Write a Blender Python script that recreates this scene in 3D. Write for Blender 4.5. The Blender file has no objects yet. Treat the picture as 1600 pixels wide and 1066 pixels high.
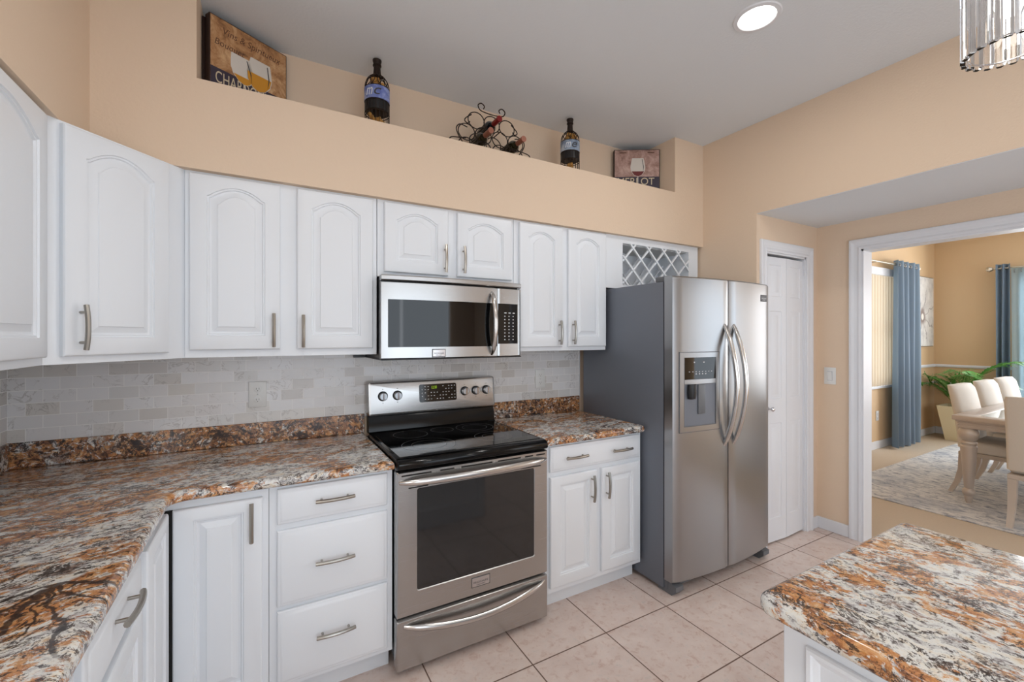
import bpy, bmesh, math, random
from mathutils import Vector, Matrix
random.seed(7)
C = bpy.context.scene.collection
PI = math.pi
def R(a): return math.radians(a)

# ------------------------------------------------------------------ camera
cam_d = bpy.data.cameras.new('camera')
cam = bpy.data.objects.new('camera', cam_d); C.objects.link(cam)
cam.location = (-0.4768, -2.4761, 1.4355)
cam.rotation_euler = (R(90), 0, -R(29.632))
cam_d.sensor_fit = 'HORIZONTAL'; cam_d.sensor_width = 36.0
cam_d.lens = 681.02/1600*36
cam_d.shift_x = -0.37/1600
cam_d.shift_y = -(533-525.856)/1600
cam_d.clip_start = 0.02
bpy.context.scene.camera = cam

# ------------------------------------------------------------------ world, exposure, daylight
W = bpy.data.worlds.new('world'); bpy.context.scene.world = W; W.use_nodes = True
bg = W.node_tree.nodes['Background']
bg.inputs[0].default_value = (0.80, 0.90, 1.0, 1); bg.inputs[1].default_value = 3.0
vs = bpy.context.scene.view_settings
vs.view_transform = 'Standard'; vs.look = 'None'; vs.exposure = -0.09; vs.gamma = 1.0
vs.use_curve_mapping = False

def area(name, loc, rot, sx, sy, power, col=(1, 1, 1), spread=180):
    l = bpy.data.lights.new(name, 'AREA'); l.shape = 'RECTANGLE'; l.size = sx; l.size_y = sy
    l.energy = power; l.color = col; l.spread = R(spread)
    o = bpy.data.objects.new(name, l); C.objects.link(o); o.location = loc; o.rotation_euler = rot
    return o
# daylight by the sliding glass door, plus an added light at an assumed left window
area('daylight_sliding_door', (0.6, -5.30, 1.25), (R(90), 0, PI), 2.8, 2.1, 108, (0.86, 0.94, 1.0))
area('fill_left_side', (-1.30, -3.55, 1.60), (R(90), 0, -PI/2), 1.5, 1.0, 12, (0.86, 0.94, 1.0))
# daylight by the far dining window, plus a light at an unseen front opening
area('daylight_dining_side_window', (8.00, -1.75, 1.50), (R(90), 0, PI/2), 1.7, 1.7, 85, (0.97, 0.98, 1.0))
area('dining_front_unseen_light', (5.9, -3.9, 1.50), (R(90), 0, PI), 3.0, 1.9, 150, (1.0, 0.99, 0.98))

# ------------------------------------------------------------------ materials
def srgb(r, g, b):
    f = lambda c: (c/255/12.92) if c/255 <= 0.04045 else ((c/255+0.055)/1.055)**2.4
    return (f(r), f(g), f(b), 1)
class NT:
    def __init__(s, name):
        s.m = bpy.data.materials.new(name); s.m.use_nodes = True
        s.t = s.m.node_tree; s.b = s.t.nodes['Principled BSDF']
    def n(s, typ, **kw):
        nd = s.t.nodes.new(typ)
        for k, v in kw.items(): setattr(nd, k, v)
        return nd
    def l(s, a, b): s.t.links.new(a, b)
    def val(s, sock, v):
        if hasattr(v, 'is_output'): s.l(v, sock)
        else: sock.default_value = v
    def math(s, op, a, b=0.0, c=0.0, clamp=False):
        nd = s.n('ShaderNodeMath', operation=op); nd.use_clamp = clamp
        s.val(nd.inputs[0], a); s.val(nd.inputs[1], b); s.val(nd.inputs[2], c)
        return nd.outputs[0]
    def mix(s, fac, a, b, mode='MIX'):
        nd = s.n('ShaderNodeMix', data_type='RGBA', blend_type=mode)
        s.val(nd.inputs['Factor'], fac); s.val(nd.inputs[6], a); s.val(nd.inputs[7], b)
        return nd.outputs[2]
    def coord(s, kind='Object'): return s.n('ShaderNodeTexCoord').outputs[kind]
    def mapping(s, vec, loc=(0, 0, 0), rot=(0, 0, 0), sc=(1, 1, 1)):
        nd = s.n('ShaderNodeMapping'); s.l(vec, nd.inputs[0])
        nd.inputs[1].default_value = loc; nd.inputs[2].default_value = rot; nd.inputs[3].default_value = sc
        return nd.outputs[0]
    def noise(s, vec, scale, detail=4, rough=0.5, dist=0.0, out=0):
        nd = s.n('ShaderNodeTexNoise'); s.l(vec, nd.inputs['Vector'])
        nd.inputs['Scale'].default_value = scale; nd.inputs['Detail'].default_value = detail
        nd.inputs['Roughness'].default_value = rough; nd.inputs['Distortion'].default_value = dist
        return nd.outputs[out]
    def ramp(s, fac, stops, interp='LINEAR'):
        nd = s.n('ShaderNodeValToRGB'); s.l(fac, nd.inputs[0]); cr = nd.color_ramp; cr.interpolation = interp
        while len(cr.elements) < len(stops): cr.elements.new(0.5)
        for e, (p, c) in zip(cr.elements, stops):
            e.position = p; e.color = c if len(c) == 4 else (*c, 1)
        return nd.outputs[0]
    def step(s, fac, a, b):
        nd = s.n('ShaderNodeMapRange'); nd.interpolation_type = 'SMOOTHSTEP'
        s.val(nd.inputs[0], fac); nd.inputs[1].default_value = a; nd.inputs[2].default_value = b
        return nd.outputs[0]
    def bump(s, h, strength=0.2, dist=0.01):
        nd = s.n('ShaderNodeBump'); s.l(h, nd.inputs['Height'])
        nd.inputs['Strength'].default_value = strength; nd.inputs['Distance'].default_value = dist
        s.l(nd.outputs[0], s.b.inputs['Normal'])
    def sep(s, vec):
        nd = s.n('ShaderNodeSeparateXYZ'); s.l(vec, nd.inputs[0]); return nd.outputs
    def comb(s, x, y, z=0.0):
        nd = s.n('ShaderNodeCombineXYZ')
        for i, v in enumerate((x, y, z)): s.val(nd.inputs[i], v)
        return nd.outputs[0]
    def set(s, **kw):
        for k, v in kw.items(): s.val(s.b.inputs[k.replace('_', ' ')], v)
        return s
def simple(name, col, rough=0.5, metal=0.0, nscale=0, nstr=0.1, ndist=0.002, var=0.0, **kw):
    t = NT(name); t.set(Base_Color=col, Roughness=rough, Metallic=metal, **kw)
    if nscale or var:
        v = t.coord('Object')
        n = t.noise(v, nscale or 8, 3)
        if nscale: t.bump(n, nstr, ndist)
        if var:
            n2 = t.noise(v, max(nscale*0.2, 3), 4)
            f = t.math('MULTIPLY_ADD', n2, var*2, 1-var)
            t.set(Base_Color=t.mix(1.0, col, t.comb(f, f, f), 'MULTIPLY'))
    return t.m
M = {}
M['wall'] = simple('wall_paint', srgb(226, 202, 177), 0.62, nscale=95, nstr=0.45, ndist=0.002)
M['wall_dining'] = simple('wall_paint_dining', srgb(216, 184, 144), 0.62, nscale=160, nstr=0.2, ndist=0.001)
M['ceiling'] = simple('ceiling_paint', srgb(226, 230, 234), 0.8, nscale=80, nstr=0.4, ndist=0.0025)
M['trim'] = simple('trim_paint', srgb(226, 227, 231), 0.4, var=0.01)
M['cab'] = simple('cabinet_paint', srgb(233, 237, 242), 0.38, nscale=300, nstr=0.03, ndist=0.0005)
M['cab_in'] = simple('cabinet_inside', srgb(205, 205, 204), 0.6, var=0.03)
M['nickel'] = simple('brushed_nickel', srgb(168, 163, 155), 0.3, 1.0, var=0.03)
M['chrome'] = simple('polished_metal', srgb(205, 205, 208), 0.14, 1.0, var=0.01)
M['black'] = simple('black_plastic', srgb(22, 22, 24), 0.35, var=0.05)
M['black_glass'] = simple('black_glass', srgb(9, 9, 10), 0.045, 0.0, var=0.02)
M['oven_glass'] = simple('oven_window_glass', srgb(38, 38, 39), 0.06, var=0.02, IOR=1.62)
M['black_enamel'] = simple('black_enamel', srgb(8, 8, 9), 0.14, var=0.02, Specular_IOR_Level=0.3)
M['dark_gap'] = simple('dark_recess', srgb(20, 19, 18), 0.8, var=0.05)  # near-black stands in for shade inside gaps and grooves; gasket shares it
M['white_plastic'] = simple('white_plastic', srgb(226, 226, 224), 0.35, var=0.01)
M['slot'] = simple('socket_slots', srgb(90, 88, 86), 0.6, var=0.05)
M['iron'] = simple('wrought_iron', srgb(46, 34, 28), 0.5, 0.5, nscale=90, nstr=0.3, ndist=0.001)
M['label_grey'] = simple('printed_grey', srgb(190, 192, 196), 0.5, var=0.02)
M['print_white'] = simple('printed_white', srgb(225, 226, 228), 0.5, var=0.02)
M['print_dark'] = simple('printed_dark', srgb(60, 58, 60), 0.5, var=0.02)
M['ring'] = simple('burner_ring', srgb(120, 120, 122), 0.3, var=0.05)
M['knob_face'] = simple('knob_face', srgb(198, 204, 210), 0.28, 0.9, var=0.02)
M['rubber'] = simple('grey_plastic', srgb(104, 106, 110), 0.5, var=0.03)
M['cork'] = simple('cork', srgb(190, 140, 72), 0.85, nscale=60, nstr=0.5, ndist=0.002, var=0.35)
M['darkwood'] = simple('dark_frame_wood', srgb(48, 28, 20), 0.5, nscale=40, nstr=0.3, ndist=0.001, var=0.2)
M['bottle_glass'] = simple('dark_bottle_glass', srgb(16, 22, 30), 0.08, var=0.03, Coat_Weight=0.5)
M['bottle_green'] = simple('green_bottle_glass', srgb(38, 34, 18), 0.1, var=0.03, Coat_Weight=0.5)
M['foil_red'] = simple('red_foil', srgb(132, 28, 26), 0.35, 0.2, var=0.08)
M['foil_tan'] = simple('copper_foil', srgb(158, 100, 80), 0.4, 0.2, var=0.08)
M['rod'] = simple('rod_metal', srgb(206, 196, 178), 0.3, 0.8, var=0.03)
M['pot'] = simple('cream_planter', srgb(226, 212, 176), 0.5, var=0.04)
M['soil'] = simple('potting_soil', srgb(60, 44, 32), 0.9, nscale=50, nstr=0.8, ndist=0.01)
M['leaf'] = simple('palm_leaf', srgb(78, 132, 52), 0.42, var=0.35)
M['stem'] = simple('palm_stem', srgb(110, 136, 62), 0.5, var=0.1)
M['chair_cloth'] = simple('chair_linen', srgb(214, 207, 198), 0.85, nscale=500, nstr=0.3, ndist=0.001, var=0.03)
M['champ'] = simple('champagne_wood', srgb(192, 180, 170), 0.33, 0.25, nscale=30, nstr=0.05, ndist=0.001, var=0.05)
M['champ_leg'] = simple('washed_leg_wood', srgb(196, 184, 172), 0.4, 0.1, var=0.06)
M['mirror'] = simple('table_glass_inset', srgb(196, 206, 206), 0.05, 0.6, var=0.01)
M['blind'] = simple('vertical_blind_fabric', srgb(232, 216, 192), 0.7, var=0.02, Transmission_Weight=0.0)
M['carpet'] = simple('beige_carpet', srgb(204, 186, 164), 0.95, nscale=350, nstr=0.9, ndist=0.004, var=0.06)
def lampmat(name, col, s):
    t = NT(name); t.set(Base_Color=col, Emission_Color=col, Emission_Strength=s); return t.m
M['lamp'] = lampmat('lamp_lens', (1, 0.97, 0.92, 1), 6.0)
M['led_green'] = lampmat('green_clock_digits', srgb(150, 190, 20), 0.7)
M['bulb'] = lampmat('pendant_bulb', (1, 0.95, 0.86, 1), 8.0)
def crystal():
    t = NT('crystal_glass'); t.set(Base_Color=(1, 1, 1, 1), Roughness=0.02, Transmission_Weight=1.0, IOR=1.5); return t.m
M['crystal'] = crystal()
def pane():
    t = NT('window_glass'); tr = t.n('ShaderNodeBsdfTransparent'); gl = t.n('ShaderNodeBsdfGlossy'); gl.inputs['Roughness'].default_value = 0.02
    mx = t.n('ShaderNodeMixShader'); mx.inputs[0].default_value = 0.06
    t.l(tr.outputs[0], mx.inputs[1]); t.l(gl.outputs[0], mx.inputs[2]); t.l(mx.outputs[0], t.t.nodes['Material Output'].inputs[0]); return t.m
M['glass'] = pane()

def steel(name, col, axis=2, rough=0.27, metal=1.0):
    t = NT(name); v = t.coord('Object')
    sc = [600, 600, 600]; sc[axis] = 4.0
    n = t.noise(t.mapping(v, sc=tuple(sc)), 1.0, 2)
    f = t.math('MULTIPLY_ADD', n, 0.02, 0.99)
    t.set(Metallic=metal, Base_Color=t.mix(1.0, col, t.comb(f, f, f), 'MULTIPLY'),
          Roughness=t.math('MULTIPLY_ADD', n, 0.02, rough-0.01), Anisotropic=0.35)
    return t.m
M['steel'] = steel('stainless_steel', srgb(184, 183, 182), 0)
M['steel_fridge'] = steel('stainless_steel_refrigerator', srgb(162, 163, 165), 0, 0.28)
M['steel_bright'] = steel('stainless_handle', srgb(206, 204, 202), 0, 0.2)
M['fridge_side'] = simple('refrigerator_side_paint', srgb(116, 121, 131), 0.42, 0.3, nscale=500, nstr=0.08, ndist=0.0006)
M['range_side'] = simple('range_side_paint', srgb(52, 54, 60), 0.4, 0.2, var=0.04)

def granite(name, axis, seed, root=None, brown=0.0, dark=0.0, an=0.40):
    t = NT(name); v = t.coord('Object')
    rot = (0, 0, R(90-10)) if axis == 'y' else (0, 0, R(-10))
    v = t.mapping(v, loc=(seed, seed*0.7, seed*0.31), rot=rot)
    def warp(vec, sc, amt, det=3):
        w = t.noise(vec, sc, det, 0.55, out=1)
        vm = t.n('ShaderNodeVectorMath', operation='MULTIPLY_ADD'); t.l(w, vm.inputs[0])
        vm.inputs[1].default_value = (amt, amt, amt); t.l(vec, vm.inputs[2]); return vm.outputs[0]
    vw = warp(v, 4.5, 0.10)
    st = t.mapping(vw, sc=(an, 1.0, 1.0)); st2 = t.mapping(vw, sc=(an+0.15, 1.0, 1.0)); fine = warp(st2, 30, 0.015)
    base = t.ramp(t.noise(st2, 46, 5, 0.66), [(0.32, srgb(120, 112, 112)), (0.41, srgb(190, 186, 184)), (0.50, srgb(226, 226, 222)), (0.62, srgb(222, 212, 196)), (0.72, srgb(196, 160, 122))])
    iso0 = t.mapping(vw, sc=(an+0.2, 1.0, 1.0))
    big = t.noise(v, 3.2, 2, 0.5)
    mn = t.math('ADD', t.noise(st, 12, 8, 0.76, 0.3), t.math('MULTIPLY', t.math('SUBTRACT', big, 0.5), 0.40))
    om = t.step(mn, 0.525-brown, 0.565-brown)
    ocol = t.ramp(t.noise(fine, 52, 5, 0.72), [(0.28, srgb(70, 42, 30)), (0.38, srgb(140, 82, 44)), (0.47, srgb(190, 122, 60)), (0.60, srgb(212, 160, 104)), (0.72, srgb(226, 208, 184))])
    c = t.mix(t.math('MULTIPLY', om, 0.94), base, ocol)
    rust = t.step(t.noise(st2, 19, 7, 0.76, 0.2), 0.56-brown*0.6, 0.61-brown*0.6)
    c = t.mix(t.math('MULTIPLY', rust, 0.75), c, srgb(136, 96, 72))
    wf = t.math('MAXIMUM', t.step(t.noise(fine, 58, 3, 0.6), 0.41, 0.36), t.step(t.noise(iso0, 17, 5, 0.7), 0.385, 0.36))
    c = t.mix(t.math('MULTIPLY', wf, 0.85), c, srgb(226, 224, 218))
    fl = t.step(t.noise(fine, 66, 5, 0.76), 0.56-dark, 0.60-dark)
    c = t.mix(t.math('MULTIPLY', fl, 0.9), c, srgb(52, 38, 34))
    iso = t.mapping(vw, sc=(0.7, 1.0, 1.0))
    r = t.math('ABSOLUTE', t.math('SUBTRACT', t.noise(iso, 12, 7, 0.70, 0.4), 0.5))
    gate = t.step(t.noise(v, 9.0, 3), 0.42, 0.54)
    c = t.mix(t.math('MULTIPLY', t.math('MULTIPLY', t.step(r, 0.020, 0.008), gate), 0.92), c, srgb(44, 34, 32))
    r2 = t.math('ABSOLUTE', t.math('SUBTRACT', t.noise(iso, 25, 5, 0.7, 0.3), 0.5))
    gate2 = t.step(t.noise(v, 13.0, 3), 0.48, 0.58)
    c = t.mix(t.math('MULTIPLY', t.math('MULTIPLY', t.step(r2, 0.022, 0.008), gate2), 0.8), c, srgb(70, 50, 44))
    blot = t.step(t.noise(iso, 14.0, 7, 0.76, 0.4), 0.605-dark, 0.64-dark)
    c = t.mix(t.math('MULTIPLY', blot, 0.92), c, srgb(42, 33, 34))
    if root:   # fan of dark branching veins spreading from one point
        o = t.coord('Object')
        ow = warp(warp(o, 9, 0.10, 4), 45, 0.012)
        xyz = t.sep(ow)
        dx = t.math('SUBTRACT', xyz[0], root[0]+0.056); dy = t.math('SUBTRACT', xyz[1], root[1]+0.056)
        ang = t.math('ARCTAN2', dx, t.math('MULTIPLY', dy, -1.0))
        rad = t.math('SQRT', t.math('ADD', t.math('MULTIPLY', dx, dx), t.math('MULTIPLY', dy, dy)))
        tot = None
        for a0, wd, ln in ((-0.50, 0.0075, 0.46), (-0.20, 0.008, 0.5), (0.05, 0.004, 0.25), (0.30, 0.006, 0.36), (0.75, 0.005, 0.22), (1.25, 0.006, 0.15), (-1.1, 0.007, 0.2)):
            d = t.math('MULTIPLY', t.math('ABSOLUTE', t.math('SUBTRACT', ang, a0)), rad)
            m_ = t.math('MULTIPLY', t.step(d, wd, wd*0.45), t.step(rad, ln, ln*0.7))
            tot = m_ if tot is None else t.math('MAXIMUM', tot, m_)
        c = t.mix(t.math('MULTIPLY', tot, 0.88), c, srgb(46, 38, 38))
    t.set(Base_Color=c, Roughness=0.15, Coat_Weight=0.15, Coat_Roughness=0.06)
    return t.m
M['granite_left'] = granite('granite_counter', 'x', 3.1, (-0.859, -1.209), 0.042, 0.012, 0.46)
M['granite_right'] = granite('granite_counter_right', 'x', 9.4, None, 0.04, 0.015, 0.5)
M['granite_upstand'] = granite('granite_upstand', 'x', 6.2, None, 0.12, 0.05, 0.8)
M['granite_island'] = granite('granite_island', 'y', 5.7, None, -0.005, 0.008, 0.62)

def tile_floor():
    t = NT('pink_ceramic_floor_tile'); v = t.coord('Object'); x, y, z = t.sep(v)
    s = 0.4186
    def edge(c, off):
        f = t.math('FRACT', t.math('DIVIDE', t.math('SUBTRACT', c, off-s*20), s))
        return t.math('MULTIPLY', t.math('MINIMUM', f, t.math('SUBTRACT', 1.0, f)), s)
    d = t.math('MINIMUM', edge(x, 0.5433), edge(y, -0.8658))
    g = t.step(d, 0.0038, 0.0022)
    ix = t.math('FLOOR', t.math('DIVIDE', t.math('SUBTRACT', x, 0.5433), s)); iy = t.math('FLOOR', t.math('DIVIDE', t.math('SUBTRACT', y, -0.8658), s))
    wn = t.n('ShaderNodeTexWhiteNoise', noise_dimensions='2D'); t.l(t.comb(ix, iy), wn.inputs['Vector'])
    n1 = t.noise(v, 7, 6, 0.62, 0.5); n2 = t.noise(v, 28, 5, 0.65, 0.4)
    base = t.ramp(n1, [(0.3, srgb(204, 178, 166)), (0.48, srgb(218, 198, 188)), (0.68, srgb(230, 214, 204))])
    sp = t.ramp(n2, [(0.34, srgb(196, 162, 148)), (0.46, srgb(222, 204, 194)), (0.6, srgb(222, 206, 198)), (0.70, srgb(196, 192, 184))])
    c = t.mix(0.5, base, sp)
    k = t.math('MULTIPLY_ADD', wn.outputs[0], 0.06, 0.97)
    c = t.mix(1.0, c, t.comb(k, k, k), 'MULTIPLY')
    c = t.mix(g, c, srgb(112, 88, 74))
    t.set(Base_Color=c, Roughness=t.math('MULTIPLY_ADD', g, 0.5, 0.24))
    t.bump(t.math('SUBTRACT', 1.0, g), 0.25, 0.002)
    return t.m
M['tile'] = tile_floor()
def splash_tile():
    t = NT('marble_subway_tile'); v = t.coord('Object'); x, y, z = t.sep(v)
    bv = t.comb(t.math('ADD', t.math('ADD', x, y), 1.208+0.05+6.0+0.005), t.math('SUBTRACT', z, 1.016-0.0508*10))
    b = t.n('ShaderNodeTexBrick'); t.l(bv, b.inputs['Vector'])
    b.inputs['Scale'].default_value = 1.0; b.inputs['Brick Width'].default_value = 0.1
    b.inputs['Row Height'].default_value = 0.0508; b.inputs['Mortar Size'].default_value = 0.0012
    b.inputs['Mortar Smooth'].default_value = 0.2; b.offset = 0.5
    b.inputs['Color1'].default_value = (0, 0, 0, 1); b.inputs['Color2'].default_value = (1, 1, 1, 1); b.inputs['Mortar'].default_value = (0.5, 0.5, 0.5, 1)
    rnd = t.sep(b.outputs['Color'])[0]
    off = t.comb(t.math('MULTIPLY', rnd, 7.0), 0.0, t.math('MULTIPLY', rnd, 5.0))
    vv = t.n('ShaderNodeVectorMath', operation='ADD'); t.l(v, vv.inputs[0]); t.l(off, vv.inputs[1])
    n = t.noise(vv.outputs[0], 14, 5, 0.6, 1.0)
    base = t.ramp(rnd, [(0.0, srgb(204, 199, 196)), (0.10, srgb(214, 210, 205)), (0.22, srgb(220, 217, 216)), (0.8, srgb(228, 227, 228)), (1.0, srgb(212, 210, 208))])
    r = t.math('ABSOLUTE', t.math('SUBTRACT', n, 0.5))
    vein = t.math('MULTIPLY', t.step(r, 0.03, 0.0), t.step(t.noise(vv.outputs[0], 5, 2), 0.48, 0.60))
    c = t.mix(t.math('MULTIPLY', vein, 0.5), base, srgb(150, 142, 138))
    c = t.mix(b.outputs['Fac'], c, srgb(240, 238, 236))
    t.set(Base_Color=c, Roughness=t.math('MULTIPLY_ADD', b.outputs['Fac'], 0.4, 0.22))
    t.bump(t.math('SUBTRACT', 1.0, b.outputs['Fac']), 0.2, 0.001)
    return t.m
M['splash'] = splash_tile()
def rug():
    t = NT('distressed_rug'); v = t.coord('Object')
    st = t.mapping(v, sc=(1.0, 0.5, 1))
    n = t.noise(st, 26, 8, 0.74, 0.6)
    c = t.ramp(n, [(0.32, srgb(104, 108, 118)), (0.42, srgb(164, 166, 172)), (0.51, srgb(208, 206, 204)), (0.70, srgb(226, 222, 216))])
    n2 = t.step(t.noise(v, 2.5, 3), 0.5, 0.62)
    c = t.mix(t.math('MULTIPLY', n2, 0.3), c, srgb(126, 136, 156))
    t.set(Base_Color=c, Roughness=0.95); t.bump(t.noise(v, 300, 2), 0.5, 0.003)
    return t.m
M['rug'] = rug()
def curtain_mat():
    t = NT('blue_curtain_cloth'); v = t.coord('Object')
    n = t.noise(t.mapping(v, sc=(1, 1, 3)), 200, 2)
    f = t.math('MULTIPLY_ADD', n, 0.1, 0.95)
    t.set(Base_Color=t.mix(1.0, srgb(142, 160, 178), t.comb(f, f, f), 'MULTIPLY'), Roughness=0.6, Sheen_Weight=0.3)
    tr = t.n('ShaderNodeBsdfTranslucent'); tr.inputs[0].default_value = srgb(160, 182, 196)
    mx = t.n('ShaderNodeMixShader'); mx.inputs[0].default_value = 0.4
    t.l(t.b.outputs[0], mx.inputs[1]); t.l(tr.outputs[0], mx.inputs[2])
    t.l(mx.outputs[0], t.t.nodes['Material Output'].inputs[0])
    return t.m
M['curtain'] = curtain_mat()
def translucent(name, col, fac):
    t = NT(name); t.set(Base_Color=col, Roughness=0.7)
    v = t.coord('Object'); n = t.noise(v, 60, 2); f = t.math('MULTIPLY_ADD', n, 0.06, 0.97)
    t.set(Base_Color=t.mix(1.0, col, t.comb(f, f, f), 'MULTIPLY'))
    tr = t.n('ShaderNodeBsdfTranslucent'); tr.inputs[0].default_value = col
    mx = t.n('ShaderNodeMixShader'); mx.inputs[0].default_value = fac
    t.l(t.b.outputs[0], mx.inputs[1]); t.l(tr.outputs[0], mx.inputs[2])
    t.l(mx.outputs[0], t.t.nodes['Material Output'].inputs[0]); return t.m
M['blind'] = translucent('vertical_blind_fabric', srgb(242, 232, 216), 0.55)
M['sheer'] = translucent('sheer_cloth', srgb(222, 234, 238), 0.75)
def plaque_paint(name, c1, c2, c3):
    t = NT(name); v = t.coord('Object')
    n = t.noise(v, 13, 6, 0.7, 0.5)
    c = t.ramp(n, [(0.32, c1), (0.48, c2), (0.66, c3)])
    t.set(Base_Color=c, Roughness=0.5); return t.m
M['chard'] = plaque_paint('ochre_plaque_print', srgb(100, 64, 38), srgb(172, 124, 80), srgb(212, 172, 128))
M['merl'] = plaque_paint('rose_plaque_print', srgb(112, 80, 70), srgb(168, 132, 120), srgb(204, 172, 160))
M['band'] = simple('dark_plum_band', srgb(52, 42, 58), 0.5, var=0.15)
M['glass_paint'] = simple('painted_glass', srgb(214, 206, 196), 0.4, var=0.08)
M['wine_white'] = simple('painted_white_wine', srgb(204, 140, 34), 0.4, var=0.12)
M['wine_red'] = simple('painted_red_wine', srgb(104, 20, 18), 0.4, var=0.15)
M['script'] = simple('dark_script_print', srgb(92, 56, 36), 0.5, var=0.1)
M['letter'] = simple('pale_letter_print', srgb(206, 190, 160), 0.5, var=0.05)
M['blue_label'] = plaque_paint('blue_bottle_label', srgb(72, 86, 150), srgb(110, 124, 184), srgb(178, 188, 220))
M['grey_label'] = plaque_paint('grey_bottle_label', srgb(78, 92, 112), srgb(134, 150, 172), srgb(200, 208, 216))
def flower_canvas():
    t = NT('flower_canvas_print'); v = t.coord('Object'); x, y, z = t.sep(v)
    w = t.noise(v, 5, 4, out=1)
    dx = t.math('SUBTRACT', x, 0.30); dz = t.math('SUBTRACT', z, 0.42)
    a = t.math('ARCTAN2', dz, dx); r = t.math('SQRT', t.math('ADD', t.math('MULTIPLY', dx, dx), t.math('MULTIPLY', dz, dz)))
    n = t.noise(v, 6, 4, 0.6)
    pet = t.math('ABSOLUTE', t.math('SINE', t.math('MULTIPLY_ADD', n, 3.0, t.math('MULTIPLY', a, 4.0))))
    line = t.math('MULTIPLY', t.step(pet, 0.22, 0.02), t.step(r, 0.5, 0.3))
    c = t.ramp(t.noise(v, 8, 5, 0.6), [(0.35, srgb(200, 196, 192)), (0.6, srgb(226, 222, 216))])
    c = t.mix(t.math('MULTIPLY', line, 0.75), c, srgb(120, 110, 106))
    c = t.mix(t.math('MULTIPLY', t.step(t.math('ADD', r, t.math('MULTIPLY', n, 0.16)), 0.23, 0.15), 0.8), c, srgb(116, 92, 84)); c = t.mix(t.step(r, 0.055, 0.035), c, srgb(236, 232, 222))
    t.set(Base_Color=c, Roughness=0.6); return t.m
M['flower'] = flower_canvas()

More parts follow.
